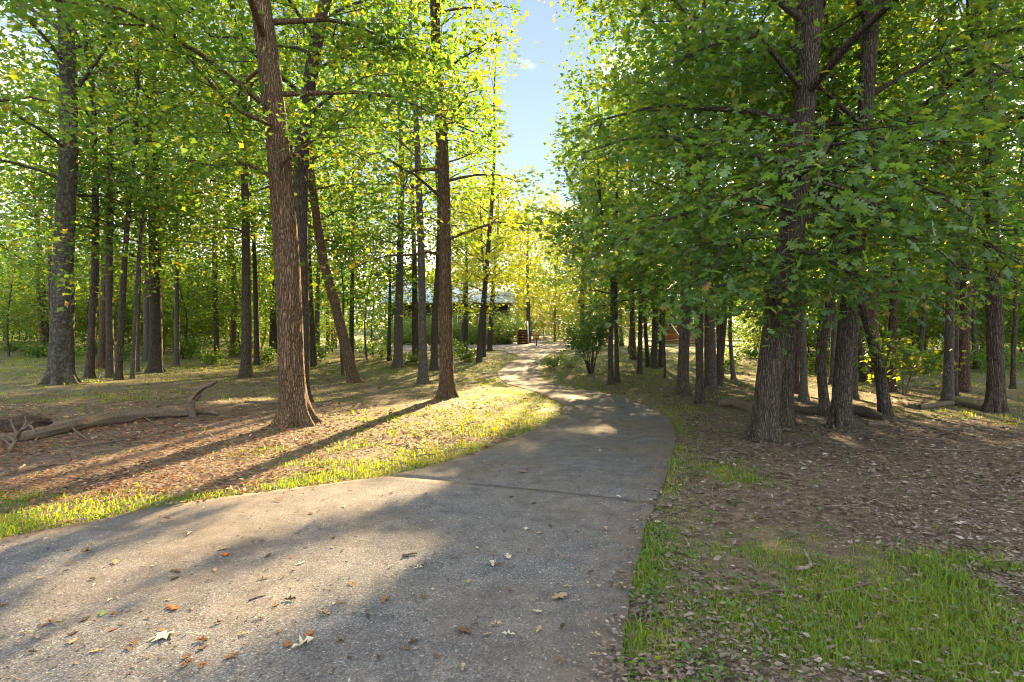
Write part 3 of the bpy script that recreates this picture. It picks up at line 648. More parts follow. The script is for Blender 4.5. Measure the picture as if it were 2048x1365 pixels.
# the rest of the trunks one can tell apart: u, v, width, track, H, z0, R, bark, leaf, label
GL = 'woods left of the driveway'; GR = 'woods right of the driveway'
ROWS = [
    (93, 696, 11, [(88, 600), (79, 490)], 14, 4, 3.2, 'bark_dark', 'leaf_green', 'thin dark tree half hidden behind the massive lichen-spotted oak'),
    (179, 758, 15, [(184, 650), (191, 510), (186, 190)], 16, 4.2, 3.0, 'bark', 'leaf_green', 'slender brown tree first beside the massive lichen-spotted oak'),
    (220, 755, 14, [(219, 600), (220, 400), (222, 150)], 18, 4.6, 2.8, 'bark_grey', 'leaf_green', 'straight grey tree sharing a clump with a wavy stem'),
    (237, 760, 12, [(243, 640), (253, 470), (265, 330)], 13, 4.2, 2.6, 'bark', 'leaf_green', 'wavy brown stem leaning right out of a two-tree clump'),
    (265, 758, 8, [(270, 640), (282, 460)], 10, 3.2, 2.4, 'bark_grey', 'leaf_green', 'thin double stem left of the stout dark trunk'),
    (275, 745, 8, [(277, 600), (284, 440)], 11, 3.6, 2.2, 'bark_grey', 'leaf_green', 'thin grey stem touching the thin double stem'),
    (311, 746, 24, [(311, 600), (308, 400), (305, 150)], 20, 5.2, 3.8, 'bark_dark', 'leaf_green', 'stout dark straight trunk in the left woods with flared foot'),
    (353, 733, 10, [(354, 600), (352, 440)], 14, 3.8, 2.8, 'bark_grey', 'leaf_green', 'narrow grey stem just right of the stout dark trunk'),
    (434, 716, 11, [(431, 600), (429, 440)], 15, 4.0, 3.2, 'bark', 'leaf_green', 'lone thin trunk beyond the upright dead snag'),
    (472, 693, 14, [(464, 600), (459, 520), (455, 400)], 15, 4.4, 3.4, 'bark_dark', 'leaf_green', 'dark trunk leaning left at the edge of the far field'),
    (492, 756, 19, [(493, 620), (492, 470), (488, 250)], 18, 4.6, 3.2, 'bark', 'leaf_green', 'medium brown trunk next left of the thick sunlit oak'),
    (514, 730, 11, [(512, 600), (508, 480)], 13, 3.8, 2.6, 'bark_dark', 'leaf_green', 'thin dark trunk tucked beside a medium brown one'),
    (546, 710, 16, [(548, 600), (545, 460)], 17, 4.6, 3.4, 'bark_dark', 'leaf_green', 'dark trunk showing just left of the thick sunlit oak'),
    (626, 733, 17, [(620, 640), (616, 500), (618, 380)], 16, 4.8, 3.2, 'bark_dark', 'leaf_green', 'dark trunk showing just right of the thick sunlit oak'),
    (656, 699, 8, [(655, 600), (652, 500)], 13, 4.2, 3.0, 'bark_dark', 'leaf_green', 'left one of two dark trunks behind the leaning tree'),
    (668, 699, 12, [(668, 600), (670, 480)], 14, 4.2, 3.0, 'bark_dark', 'leaf_green', 'right one of two dark trunks behind the leaning tree'),
    (686, 751, 6, [(682, 690), (688, 600)], 6, 2.6, 1.8, 'bark_dark', 'leaf_green', 'small crooked sapling at the foot of the leaning tree'),
    (703, 720, 10, [(704, 600), (707, 470), (705, 420)], 14, 4.4, 2.8, 'bark_dark', 'leaf_green', 'thin dark tree right behind the leaning tree'),
    (796, 735, 17, [(798, 620), (801, 470), (803, 380)], 18, 5.0, 3.2, 'bark_grey', 'leaf_green', 'straight trunk dark below and grey above, before the metal roof'),
    (778, 722, 8, [(779, 640), (781, 540)], 8, 2.6, 2.4, 'bark_dark', 'leaf_green', 'small understorey tree in front of the long metal-roofed house'),
    (831, 722, 13, [(830, 600), (828, 480)], 15, 4.4, 2.8, 'bark', 'leaf_green', 'brown trunk between a grey trunk and the straight verge oak'),
    (846, 768, 17, [(845, 640), (842, 500), (836, 330)], 17, 5.4, 3.0, 'bark_grey', 'leaf_green', 'pale grey trunk left of the straight verge oak'),
    (868, 741, 14, [(870, 640), (876, 540), (880, 420)], 15, 5.0, 2.8, 'bark_dark', 'leaf_green', 'dark trunk half hidden by the straight verge oak'),
    (930, 706, 11, [(931, 660), (934, 560)], 9, 2.3, 3.0, 'bark_dark', 'leaf_green', 'low-branched tree before the house, near the verge oak'),
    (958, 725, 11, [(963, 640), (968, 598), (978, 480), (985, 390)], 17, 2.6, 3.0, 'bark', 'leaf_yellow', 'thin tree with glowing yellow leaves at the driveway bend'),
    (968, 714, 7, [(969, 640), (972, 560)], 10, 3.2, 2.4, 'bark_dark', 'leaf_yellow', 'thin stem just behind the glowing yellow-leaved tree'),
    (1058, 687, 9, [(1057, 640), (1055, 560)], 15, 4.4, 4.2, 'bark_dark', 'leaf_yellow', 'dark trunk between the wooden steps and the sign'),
    (1222, 770, 10, [(1221, 680), (1226, 600), (1219, 520)], 10, 3.0, 2.6, 'bark_dark', 'leaf_oak', 'left stem of a twin dark tree right of the driveway bend'),
    (1234, 766, 9, [(1233, 680), (1231, 560)], 12, 3.2, 2.6, 'bark_dark', 'leaf_oak', 'right stem of a twin dark tree right of the driveway bend'),
    (1266, 720, 12, [(1264, 620), (1262, 520)], 14, 3.8, 3.2, 'bark_dark', 'leaf_green', 'dark trunk behind the twin dark tree'),
    (1279, 748, 10, [(1281, 650), (1282, 560)], 13, 3.6, 2.6, 'bark_dark', 'leaf_oak', 'first thin trunk beyond the twin dark tree'),
    (1296, 735, 8, [(1290, 650), (1288, 560)], 12, 3.6, 2.6, 'bark_dark', 'leaf_oak', 'thin trunk leaning left in a group before the red deck'),
    (1308, 737, 12, [(1310, 640), (1312, 540)], 15, 4.0, 3.0, 'bark_dark', 'leaf_oak', 'stouter left one of two trunks left of the red deck'),
    (1322, 735, 12, [(1324, 640), (1326, 540)], 15, 4.0, 3.0, 'bark', 'leaf_oak', 'stouter right one of two trunks left of the red deck'),
    (1330, 756, 4, [(1329, 690), (1327, 620)], 6, 3.0, 1.6, 'bark_dark', 'leaf_oak', 'pencil-thin sapling stem before the red deck'),
    (1365, 792, 22, [(1368, 700), (1371, 610), (1374, 480)], 16, 3.8, 3.2, 'bark', 'leaf_oak', 'stout brown trunk with flared foot in front of the red deck'),
    (1400, 809, 15, [(1399, 720), (1398, 623), (1396, 500)], 14, 3.4, 3.0, 'bark_dark', 'leaf_oak', 'dark trunk standing forward between the driveway and the fence'),
    (1416, 776, 13, [(1415, 700), (1416, 600)], 14, 3.8, 2.8, 'bark', 'leaf_oak', 'brown trunk close behind a forward dark trunk'),
    (1428, 786, 12, [(1426, 700), (1421, 600), (1418, 480)], 14, 3.8, 2.8, 'bark_grey', 'leaf_oak', 'greyish trunk touching a brown one before the rail fence'),
    (1439, 771, 8, [(1437, 690), (1434, 600)], 12, 3.6, 2.2, 'bark_dark', 'leaf_green', 'thin dark trunk at the end of the rail fence'),
    (1467, 760, 8, [(1462, 700), (1460, 640), (1464, 560)], 9, 2.8, 2.4, 'bark_grey', 'leaf_green', 'small kinked tree in front of the rail fence'),
    (1594, 788, 9, [(1594, 700), (1597, 600)], 12, 3.6, 2.4, 'bark_red', 'leaf_green', 'thin reddish trunk right behind the slim dark oak'),
    (1608, 803, 13, [(1607, 720), (1604, 620)], 13, 3.6, 2.4, 'bark_grey', 'leaf_green', 'pale grey trunk left of the curved slender stem'),
    (1665, 771, 10, [(1666, 700), (1668, 620)], 13, 3.6, 2.4, 'bark_grey', 'leaf_green', 'pale thin trunk seen between the curved stem and the dark oak'),
    (1708, 799, 12, [(1708, 720), (1712, 620)], 13, 3.6, 2.4, 'bark', 'leaf_green', 'trunk close behind the dark oak with a curved stem'),
    (1733, 764, 15, [(1722, 710), (1714, 670), (1708, 600)], 11, 4.2, 2.6, 'bark_dark', 'leaf_green', 'distant dark trunk leaning left beyond the short snag'),
    (1780, 784, 16, [(1784, 680), (1788, 560), (1792, 400)], 17, 4.6, 2.8, 'bark_red', 'leaf_green', 'straight reddish trunk behind the short dark snag'),
    (1895, 809, 18, [(1898, 700), (1900, 580), (1902, 400)], 16, 4.4, 2.8, 'bark_grey', 'leaf_green', 'pale grey trunk beside a thin dark one, right woods'),
    (1908, 792, 11, [(1912, 680), (1914, 560)], 14, 4.0, 2.4, 'bark_dark', 'leaf_green', 'thin dark trunk squeezed between pale and reddish trunks'),
    (1924, 783, 24, [(1926, 680), (1930, 560), (1932, 300)], 20, 6.5, 2.8, 'bark_red', 'leaf_green', 'broad purplish-red pine trunk behind a pale grey one'),
    (2026, 778, 9, [(2028, 680), (2033, 560)], 12, 3.6, 2.8, 'bark_dark', 'leaf_green', 'thin dark trunk beyond the tall straight oak with a grass tuft'),
]
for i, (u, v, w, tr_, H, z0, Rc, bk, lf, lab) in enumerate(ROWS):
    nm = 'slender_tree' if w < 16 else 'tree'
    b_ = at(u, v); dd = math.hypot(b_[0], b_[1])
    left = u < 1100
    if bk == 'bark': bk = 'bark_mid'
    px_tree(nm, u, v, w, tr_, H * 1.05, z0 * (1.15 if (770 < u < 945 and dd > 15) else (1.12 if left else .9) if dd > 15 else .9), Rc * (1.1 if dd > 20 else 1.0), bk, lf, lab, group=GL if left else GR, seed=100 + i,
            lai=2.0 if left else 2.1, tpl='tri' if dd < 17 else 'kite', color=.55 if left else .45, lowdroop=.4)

# ------------------------------------------------------------------ background trees
def far_tree(x, y, H, z0, Rc, label, group, lf, seed, lai=1.9, r=.14, color=.5, **kw):
    b = np.array([x, y, float(terrain(x, y))]); g = np.random.default_rng(seed)
    tr_ = [b + [g.normal(0, .25), g.normal(0, .25), H * .3], b + [g.normal(0, .5), g.normal(0, .5), H * .65]]
    return make_tree(kw.pop('name', 'background_tree'), b, tr_, r, H, z0, Rc, M[random.choice(['bark', 'bark_dark', 'bark_dark', 'bark_grey'])], M[lf], label, group=group, seed=seed, lai=lai, color=color, **kw)
placed = [(-3.6, 10.2), (3.7, 8.7), (-1.6, 14.2)]
def spots(n, xr, yr, mind, bad, g):
    out_ = []; tries = 0
    while len(out_) < n and tries < 9000:
        tries += 1
        x, y = g.uniform(*xr), g.uniform(*yr)
        if bad(x, y) or any((x - a) ** 2 + (y - b) ** 2 < mind ** 2 for a, b in placed): continue
        placed.append((x, y)); out_.append((x, y))
    return out_
g0 = np.random.default_rng(5)
def bad_left(x, y):
    a = x / y
    return a > -.06 or a < -1.05 or (y > 45 and x > -24)
def bad_right(x, y):
    a = x / y
    return a < .10 or a > 1.02 or (y > 34 and .13 < a < .42 and y < 80) or (.24 < a < .42 and y > 24) or (y>45 and x<14)
for i, (x, y) in enumerate(spots(17, (-46, -4), (24, 52), 3.2, bad_left, g0)):
    far_tree(x, y, g0.uniform(14, 21), g0.uniform(4.5, 7.0), g0.uniform(2.8, 4.2), 'background tree deep in the woods left of the driveway', 'background trees left of the driveway', 'leaf_green', 300 + i, r=g0.uniform(.08, .2), color=g0.uniform(.4, .62))
for i, (x, y) in enumerate(spots(26, (6, 48), (22, 58), 3.0, bad_right, g0)):
    far_tree(x, y, g0.uniform(13, 20), g0.uniform(2.6, 5.0), g0.uniform(2.8, 4.2), 'background tree deep in the woods right of the driveway', 'background trees right of the driveway', 'leaf_green', 400 + i, r=g0.uniform(.08, .2), color=g0.uniform(.35, .55))
# understorey: a few kinds, copied
def copy_tree(root, loc, rz, sc_, label, group):
    r = root.copy(); col.objects.link(r); r.location = loc; r.rotation_euler = (0, 0, rz); r.scale = (sc_, sc_, sc_); r['label'] = label; r['group'] = group
    for ch in list(root.children):
        c = ch.copy(); col.objects.link(c); c.parent = r
    return r
PROTO = {}
def small_tree(x, y, kind, label, group, sc_=1.0):
    z = float(terrain(x, y))
    if kind not in PROTO:
        H, z0, Rc, colr, lf = KINDS[kind]
        PROTO[kind] = [far_tree(x, y, H, z0, Rc, label, group, lf, 500 + 13 * len(PROTO), r=.05, lai=2.9, nl=18, name='understorey_tree', color=colr, flare=.2, cull=False, leaf=.15), 0]
    else: copy_tree(PROTO[kind][0], (x, y, z), g0.uniform(0, 6.28), sc_ * g0.uniform(.85, 1.15), label, group)
KINDS = {'a': (7.5, 1.7, 2.6, .5, 'leaf_green'), 'b': (5.5, 1.3, 2.2, .55, 'leaf_green'), 'c': (8.5, 2.0, 2.8, .45, 'leaf_green'), 'd': (5.0, .45, 2.4, .5, 'leaf_green'), 'e': (6.5, .5, 2.8, .4, 'leaf_green'), 'f': (3.6, .3, 1.9, .6, 'leaf_green'), 'g': (7.0, 1.5, 2.6, .35, 'leaf_oak'), 'h': (4.2, .4, 2.2, .65, 'leaf_yellow')}
for i, (x, y) in enumerate(spots(20, (-44, -6), (33, 48), 2.4, lambda x, y: bad_left(x, y) or x / y > -.23, g0)):
    small_tree(x, y, 'abc'[i % 3], 'low leafy understorey tree in the woods left of the driveway', 'understorey trees left of the driveway')
for i, (x, y) in enumerate(spots(26, (9, 40), (24, 47), 2.2, bad_right, g0)):
    small_tree(x, y, 'abg'[i % 3], 'low leafy understorey tree in the woods right of the driveway', 'understorey trees right of the driveway')
for i in range(46):
    u = 15 + 14.2 * i + g0.uniform(-8, 8); y = g0.uniform(40, 57) if u < 560 else g0.uniform(75.5, 79); x = (u - CX) / F * y
    small_tree(x, y, 'defdef'[i % 6], 'bushy low tree at the far edge of the woods left of the driveway', 'bushy trees at the far left edge', 1.0 if y < 60 else 1.4)
for i in range(36):
    u = 1500 + 16.5 * i + g0.uniform(-9, 9); y = g0.uniform(36, 54); x = (u - CX) / F * y
    small_tree(x, y, 'defheg'[i % 6], 'bushy low tree at the far edge of the woods right of the driveway', 'bushy trees at the far right edge')
for i in range(8):
    u = 792 + 29 * i + g0.uniform(-6, 6); y = g0.uniform(62.5, 64.5); x = (u - CX) / F * y
    small_tree(x, y, 'ff'[i % 2], 'rounded low bush-like tree screening the log house wall', 'bushy trees before the log house', .85)
for i, (u, y) in enumerate([(1150, 62), (1175, 66), (1205, 60), (1240, 56), (1110, 92), (1140, 86), (1000, 84), (1025, 92), (1060, 97), (1088, 99)]):
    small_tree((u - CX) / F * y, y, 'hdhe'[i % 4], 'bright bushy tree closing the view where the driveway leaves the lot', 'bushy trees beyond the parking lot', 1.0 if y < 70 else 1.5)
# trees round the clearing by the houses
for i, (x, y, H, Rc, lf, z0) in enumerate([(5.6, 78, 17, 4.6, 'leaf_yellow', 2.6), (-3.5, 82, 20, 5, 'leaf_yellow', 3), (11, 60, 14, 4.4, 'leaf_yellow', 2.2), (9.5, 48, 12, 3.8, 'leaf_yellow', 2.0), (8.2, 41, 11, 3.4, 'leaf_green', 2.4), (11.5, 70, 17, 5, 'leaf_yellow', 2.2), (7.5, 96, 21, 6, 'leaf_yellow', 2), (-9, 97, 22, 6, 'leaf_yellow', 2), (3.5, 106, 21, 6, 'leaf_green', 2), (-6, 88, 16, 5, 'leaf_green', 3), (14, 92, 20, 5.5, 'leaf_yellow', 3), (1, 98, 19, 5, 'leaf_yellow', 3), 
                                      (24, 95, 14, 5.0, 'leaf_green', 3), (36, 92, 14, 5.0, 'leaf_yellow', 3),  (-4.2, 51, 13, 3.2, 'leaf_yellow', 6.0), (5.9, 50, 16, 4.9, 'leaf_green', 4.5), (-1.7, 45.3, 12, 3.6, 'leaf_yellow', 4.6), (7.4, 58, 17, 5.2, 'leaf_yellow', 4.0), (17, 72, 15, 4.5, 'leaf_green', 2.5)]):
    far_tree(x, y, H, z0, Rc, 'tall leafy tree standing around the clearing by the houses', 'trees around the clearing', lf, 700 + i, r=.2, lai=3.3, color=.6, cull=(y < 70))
print('TRI', TRI[0])

# far woods closing the view
g = np.random.default_rng(21)
nW = 44000
xw = g.uniform(-190, 190, nW); yw = 138 + g.uniform(0, 26, nW) - np.clip(np.abs(xw) - 60, 0, 200) * .35
top = 11 + 9 * fbm(xw * .09, yw * .05, 4.4, 3); zw = top * g.random(nW) ** .8
keepw = ~((np.abs(xw - 5) < 5) & (zw > 20))
P = np.column_stack([xw, yw, zw + terrain(xw, yw)])[keepw]
V, Fc, rv = leaves_mesh(P, g.normal(0, 1, P.shape), np.abs(g.normal(0, .6, P.shape)) + [0, 0, .6], g.uniform(.8, 1.7, len(P)), 'kite', np.clip(.5 + .5 * (fbm(P[:, 0] * .15, P[:, 2] * .2, P[:, 1] * .1, 2) - .5) * 2 + g.normal(0, .1, len(P)), 0, 1))
tag(mesh_np('distant_woods', V, Fc, M['leaf_green'], None, False, rv), 'distant green woods closing the view behind the houses', 'woods', kind='stuff')
# ------------------------------------------------------------------ shrubs, saplings
def make_shrub(name, base, H, Rr, nst, leafmat, label, cat='shrub', leaf=.1, nleaf=1500, z0=.25, color=.4, seed=1, stem=.02, flat=.8, group=None):
    g = np.random.default_rng(seed); base = np.asarray(base, float); root = empty(name, base); tag(root, label, cat, group)
    mb = MB(); C = []
    for i in range(nst):
        a = i * 2.4 + g.uniform(-.4, .4); R1 = Rr * g.uniform(.5, 1); h = H * g.uniform(.65, 1)
        s = np.linspace(0, 1, 6)[:, None]; dh = np.array([math.cos(a), math.sin(a), 0])
        P = np.array([0, 0, -.08]) + dh * (R1 * s ** 1.3 + .05) + np.array([0, 0, 1]) * h * s ** .85 + g.normal(0, .03, (6, 3))
        mb.tube(P, np.linspace(stem, stem * .25, 6), 5, cap=False)
        for t in np.linspace(z0, 1.0, 7):
            k = t * 5; j = min(int(k), 4); C.append(P[j] + (P[j + 1] - P[j]) * (k - j))
    mb.build('stems' if False else 'stem', M['bark_dark'], root, True)
    C = np.array(C); n_ = nleaf; P = C[g.integers(0, len(C), n_)] + g.normal(0, 1, (n_, 3)) * Rr * np.array([.22, .22, .16]); P = P[P[:, 2] > .06]
    V, Fc, rv = leaves_mesh(P, g.normal(0, 1, P.shape) * [1, 1, .5], g.normal(0, .6, P.shape) + [0, 0, 1], leaf * g.uniform(.7, 1.2, len(P)), 'kite', np.clip(g.normal(color, .2, len(P)), 0, 1))
    c = mesh_np('foliage', V, Fc, leafmat, root, False, rv); c['kind'] = 'stuff'
    return root
make_shrub('shrub', at(1182, 748), 2.7, 1.25, 11, M['leaf_oak'], 'dark umbrella-shaped shrub with many bare stems at the driveway bend', leaf=.12, nleaf=4200, z0=.55, seed=3, color=.3, stem=.03)
make_shrub('shrub', at(1108, 738), .8, .5, 7, M['leaf_green'], 'small leafy green bush on the road edge before the umbrella-shaped shrub', leaf=.09, nleaf=700, seed=4, color=.5, stem=.008)
make_shrub('shrub', at(1135, 735), .55, .6, 7, M['leaf_green'], 'low green bush between the road edge and the umbrella-shaped shrub', leaf=.09, nleaf=500, seed=5, color=.6, stem=.008)
hb = depth(1014, 690, 66.5); hb[2] = float(terrain(hb[0], hb[1]))
make_shrub('shrub', hb, 2.9, 1.5, 14, M['leaf_oak'], 'dense dark evergreen bush beside the wooden steps', leaf=.2, nleaf=3600, z0=.05, seed=6, color=.15)
for i, (u, v, h, r_) in enumerate([(1452, 742, .9, .6), (1300, 722, .8, .7), (60, 712, 1.2, .8), (730, 712, 1.1, .9), (620, 716, 1.0, .8), (905, 714, 1.0, .8), (380, 716, 1.3, .9), (1990, 745, 1.4, 1.1), (1850, 748, 1.3, 1.0), (1690, 742, 1.2, .9)] + [(20 + 57 * q, 704 + (q * 37) % 26, .7 + .1 * (q % 7), .6 + .08 * (q % 5)) for q in range(17)] + [(1500 + 62 * q, 716 + (q * 29) % 30, .7 + .1 * (q % 6), .6 + .08 * (q % 5)) for q in range(9)]):
    make_shrub('shrub', at(u, v), h, r_, 6, M['leaf_green'], 'low ragged bush growing among the trunks on the shady woodland floor', group='low woodland bushes', leaf=.16, nleaf=420, seed=40 + i, color=.5, stem=.01)
px_tree('sapling', 1811, 792, 3.2, [(1817, 765), (1829, 735)], 1.95, .65, .55, 'bark_grey', 'leaf_yellow', 'leaning sapling with bright yellow-green leaves in the right woods', cat='sapling', nl=9, tpl='tri', leaf=.15, lai=2.2, seed=61, flare=.1, cull=False, rise=.3)
px_tree('sapling', 1806, 791, 2.2, [(1806, 760), (1805, 720)], 1.7, .9, .4, 'bark_grey', 'leaf_yellow', 'upright thin sapling twin close behind the leaning yellow-green one', cat='sapling', nl=7, tpl='tri', leaf=.14, lai=1.8, seed=62, flare=.1, cull=False, rise=.3)
# boughs of trees standing just outside the view
make_tree('oak_tree', np.array([-11.6, 10.2, float(terrain(-11.6, 10.2))]), [np.array([-11.4, 10.2, 4.0])], .24, 15, 3.0, 4.2, M['bark'], M['leaf_green'], 'tree whose leafy boughs hang in beside the massive lichen-spotted oak', tpl='tri', leaf=.15, lai=2.0, seed=71, color=.55, lowdroop=.5)
make_tree('oak_tree', np.array([10.9, 9.6, float(terrain(10.9, 9.6))]), [np.array([10.8, 9.6, 4.0])], .24, 15, 3.4, 4.0, M['bark_dark'], M['leaf_oak'], 'tree whose dark boughs hang in beyond the tall straight oak', tpl='tri', leaf=.16, lai=2.0, seed=72, color=.4, lowdroop=.5)

# ------------------------------------------------------------------ houses, steps, deck, fence, sign
def house():
    d = 70.0; c = depth(925, 690, d); zg = float(terrain(c[0], d)); x0 = depth(768, 600, d)[0]; x1 = depth(1022, 600, d)[0]; zE = depth(900, 604, d)[2]
    root = empty('house', (x0, d, zg)); tag(root, 'long low log house with a pale blue metal roof behind the trees', 'house')
    W = x1 - x0; hw = zE - zg; L = lambda x, y, z: np.array([x, y, z])
    mb = MB(); nlog = int(hw / .28)
    for i in range(nlog): mb.tube([L(.4, .6, .14 + i * .28), L(W * .5, .6, .14 + i * .28), L(W - .4, .6, .14 + i * .28)], .15, 8)
    mb.box(L(W / 2, 4.3, hw / 2), (W - .8, 7.2, hw)); mb.build('wall', M['log_wall'], root)
    rise = 2.5
    rf = empty('roof'); rf.parent = root
    for sgn, nm in ((-1, 'front'), (1, 'back')):
        mb = MB(); ln = math.hypot(4.6, rise); an = math.atan2(rise, 4.6)
        mb.box(L(W / 2, 4.3 + sgn * 2.3, hw + rise / 2), (W + .6, ln + .5, .08), rx=-sgn * an)
        o = mb.build('roof_panel', M['metal_roof'], rf)
        mb = MB()
        for k in range(int(W / .45)): mb.box(L(.1 + k * .45, 4.3 + sgn * 2.3, hw + rise / 2 + .055), (.04, ln + .5, .05), rx=-sgn * an)
        mb.build('seam_rib', M['metal_roof'], rf)
    MB().box(L(W / 2, 4.3, hw + rise + .1), (W + .6, .3, .08)).build('ridge_cap', M['white_paint'], rf)
    MB().box(L(W / 2, -.52, hw - .22), (W + .6, .06, .2)).build('fascia', M['post_dark'], rf)
    for xw in np.linspace(1.6, W - 3.2, 5):
        f = empty('window'); f.parent = root; f.location = L(xw, .43, 2.6)
        MB().box(L(0, 0, 0), (1.1, .05, 1.3)).build('pane', M['glass_dark'], f)
        mb = MB()
        for q in (-.58, .58): mb.box(L(q, -.01, 0), (.1, .08, 1.46))
        for q in (-.68, 0, .68): mb.box(L(0, -.012, q), (1.06, .07, .08))
        mb.build('frame', M['white_paint'], f)
    MB().box(L(W / 2, -.1, 1.55), (W, 1.3, .12)).build('porch_floor', M['log_wall'], root)
    for xp in np.linspace(.3, W - .3, 8): MB().box(L(xp, -.65, hw / 2), (.16, .16, hw)).build('porch_post', M['log_wall'], root)
    # steps
    a = depth(1046, 688, d - 4.2); st = empty('wooden_steps', (a[0], d - 4.2, float(terrain(a[0], d - 4.2)))); tag(st, 'orange wooden steps with white handrail climbing to the log house', 'steps')
    for k in range(9):
        MB().box(L(0, k * .28, .18 + k * .175), (1.1, .3, .05)).build('tread', M['deck_wood'], st)
        MB().box(L(0, k * .28 + .13, .09 + k * .175), (1.06, .025, .13)).build('riser', M['log_wall'], st)
    for sx in (-.58, .58):
        MB().tube([L(sx, -.1, 0), L(sx, 1.2, .8), L(sx, 2.5, 1.6)], .07, 4).build('stringer', M['deck_wood'], st)
    MB().tube([L(.58, -.1, .95), L(.58, 1.2, 1.75), L(.58, 2.5, 2.55)], .045, 6).build('handrail', M['white_paint'], st)
    for k in range(3): MB().tube([L(.58, .0 + k * 1.2, .1 + k * .76), L(.58, 0 + k * 1.2, 1.02 + k * .76)], .04, 6).build('rail_post', M['white_paint'], st)
house()
for i in range(13):
    xs = -15.2 + i * 1.08; make_shrub('shrub', (xs, 66.3 + .5 * math.sin(i * 2.1), float(terrain(xs, 66.3))), 1.5 + .9 * ((i * 7) % 5) / 5, 1.0, 8, M['leaf_green'], 'leafy shrub planted along the porch of the log house', group='shrubs along the log house porch', leaf=.26, nleaf=420, z0=.05, seed=90 + i, color=.3 + .05 * (i % 5))
def deck_cabin():
    d = 70.0; a = depth(1325, 686, d); zg = float(terrain(a[0], d)); root = empty('cabin', (a[0], d, zg)); tag(root, 'red-brown cabin with lattice-railed deck and white stair rail across the lawn', 'cabin')
    L = lambda x, y, z: np.array([x, y, z]); W = 6.5
    MB().box(L(W / 2 + .3, 4.2, 2.3), (W, 5, 4.6)).build('wall', M['log_wall'], root)
    rf = MB(); rf.box(L(W / 2 + .3, 2.6, 5.2), (W + .8, 3.6, .1), rx=.42).box(L(W / 2 + .3, 5.9, 5.2), (W + .8, 3.6, .1), rx=-.42); rf.build('roof', M['metal_roof'], root)
    for k in range(7): MB().box(L(W / 2, 0, .1 + k * .135), (W, .04, .115)).build('skirt_board', M['deck_wood'], root)
    MB().box(L(W / 2, .9, 1.02), (W + .1, 2.0, .09)).build('deck_floor', M['deck_wood'], root)
    for k in range(6): MB().box(L(k * W / 5, -.03, 1.05), (.11, .11, 2.1)).build('deck_post', M['deck_wood'], root)
    for z in (1.15, 2.0): MB().box(L(W / 2, -.06, z), (W, .05, .08)).build('deck_rail', M['deck_wood'], root)
    for k in range(2, 44): MB().box(L(.5 + k * .14, -.06, 1.58), (.045, .03, .78)).build('baluster', M['deck_wood'], root)
    pn = empty('lattice_panel'); pn.parent = root; pn.location = L(.42, -.06, 1.58)
    for q in (-.3, 0, .3): MB().box(L(q, 0, 0), (.05, .03, .76)).build('slat', M['deck_wood'], pn)
    for q in (-.25, 0, .25): MB().box(L(0, -.035, q), (.72, .03, .05)).build('slat', M['deck_wood'], pn)
    MB().tube([L(.95, -.2, 2.3), L(1.25, -.75, 1.65), L(1.55, -1.3, 1.0)], .06, 6).build('handrail', M['white_paint'], root)
    for k in range(6): MB().box(L(1.15 + k * .0, -.25 - k * .24, .95 - k * .16), (.9, .26, .05)).build('tread', M['deck_wood'], root)
    for xw in (1.6, 4.6):
        f = empty('window'); f.parent = root; f.location = L(xw, 1.66, 2.6); MB().box(L(0, 0, 0), (1, .05, 1.1)).build('pane', M['glass_dark'], f)
        mb = MB()
        for q in (-.53, .53): mb.box(L(q, -.01, 0), (.1, .09, 1.3))
        for q in (-.6, 0, .6): mb.box(L(0, -.012, q), (.96, .08, .08))
        mb.build('frame', M['white_paint'], f)
deck_cabin()
def rail_fence():
    P = [np.array([x, y]) for x, y in ((9.5, 42.5), (12.2, 43), (15.0, 43.6), (17.8, 44), (20.6, 44.8), (23.4, 45.2), (26, 46))]
    b = np.array([*P[0], 0]); root = empty('rail_fence', b); tag(root, 'weathered two-rail wooden fence between the woods and the lawn', 'fence')
    for p in P:
        z = float(terrain(*p)); MB().box(np.array([*p, z + .5]) - b, (.13, .11, 1.12), rz=random.uniform(-.1, .1)).build('fence_post', M['fence_wood'], root)
    for p, q in zip(P[:-1], P[1:]):
        for h in (.42, .82):
            a = np.array([*p, float(terrain(*p)) + h + random.uniform(-.04, .04)]) - b; c = np.array([*q, float(terrain(*q)) + h + random.uniform(-.04, .04)]) - b
            MB().tube([a, (a + c) / 2 + [0, 0, -.02], c], .05, 6).build('fence_rail', M['fence_wood'], root, True)
rail_fence()
sp_ = depth(1073, 693, 58.0); zg = float(terrain(sp_[0], 58.0)); sg = empty('wooden_sign', (sp_[0], 58.0, zg)); tag(sg, 'small tan wooden sign on a dark post beside the parking lot', 'sign')
MB().box((0, 0, .55), (.1, .1, 1.2)).build('post', M['post_dark'], sg)
mb = MB(); mb.box((0, -.075, 1.12), (.72, .05, .3)).box((-.04, -.075, .84), (.6, .05, .24)); mb.build('board', M['sign_wood'], sg)
MB().tube([(-.42, -.075, 1.29), (0, -.075, 1.36), (.5, -.075, 1.27)], .04, 6).build('board_trim', M['sign_wood'], sg)

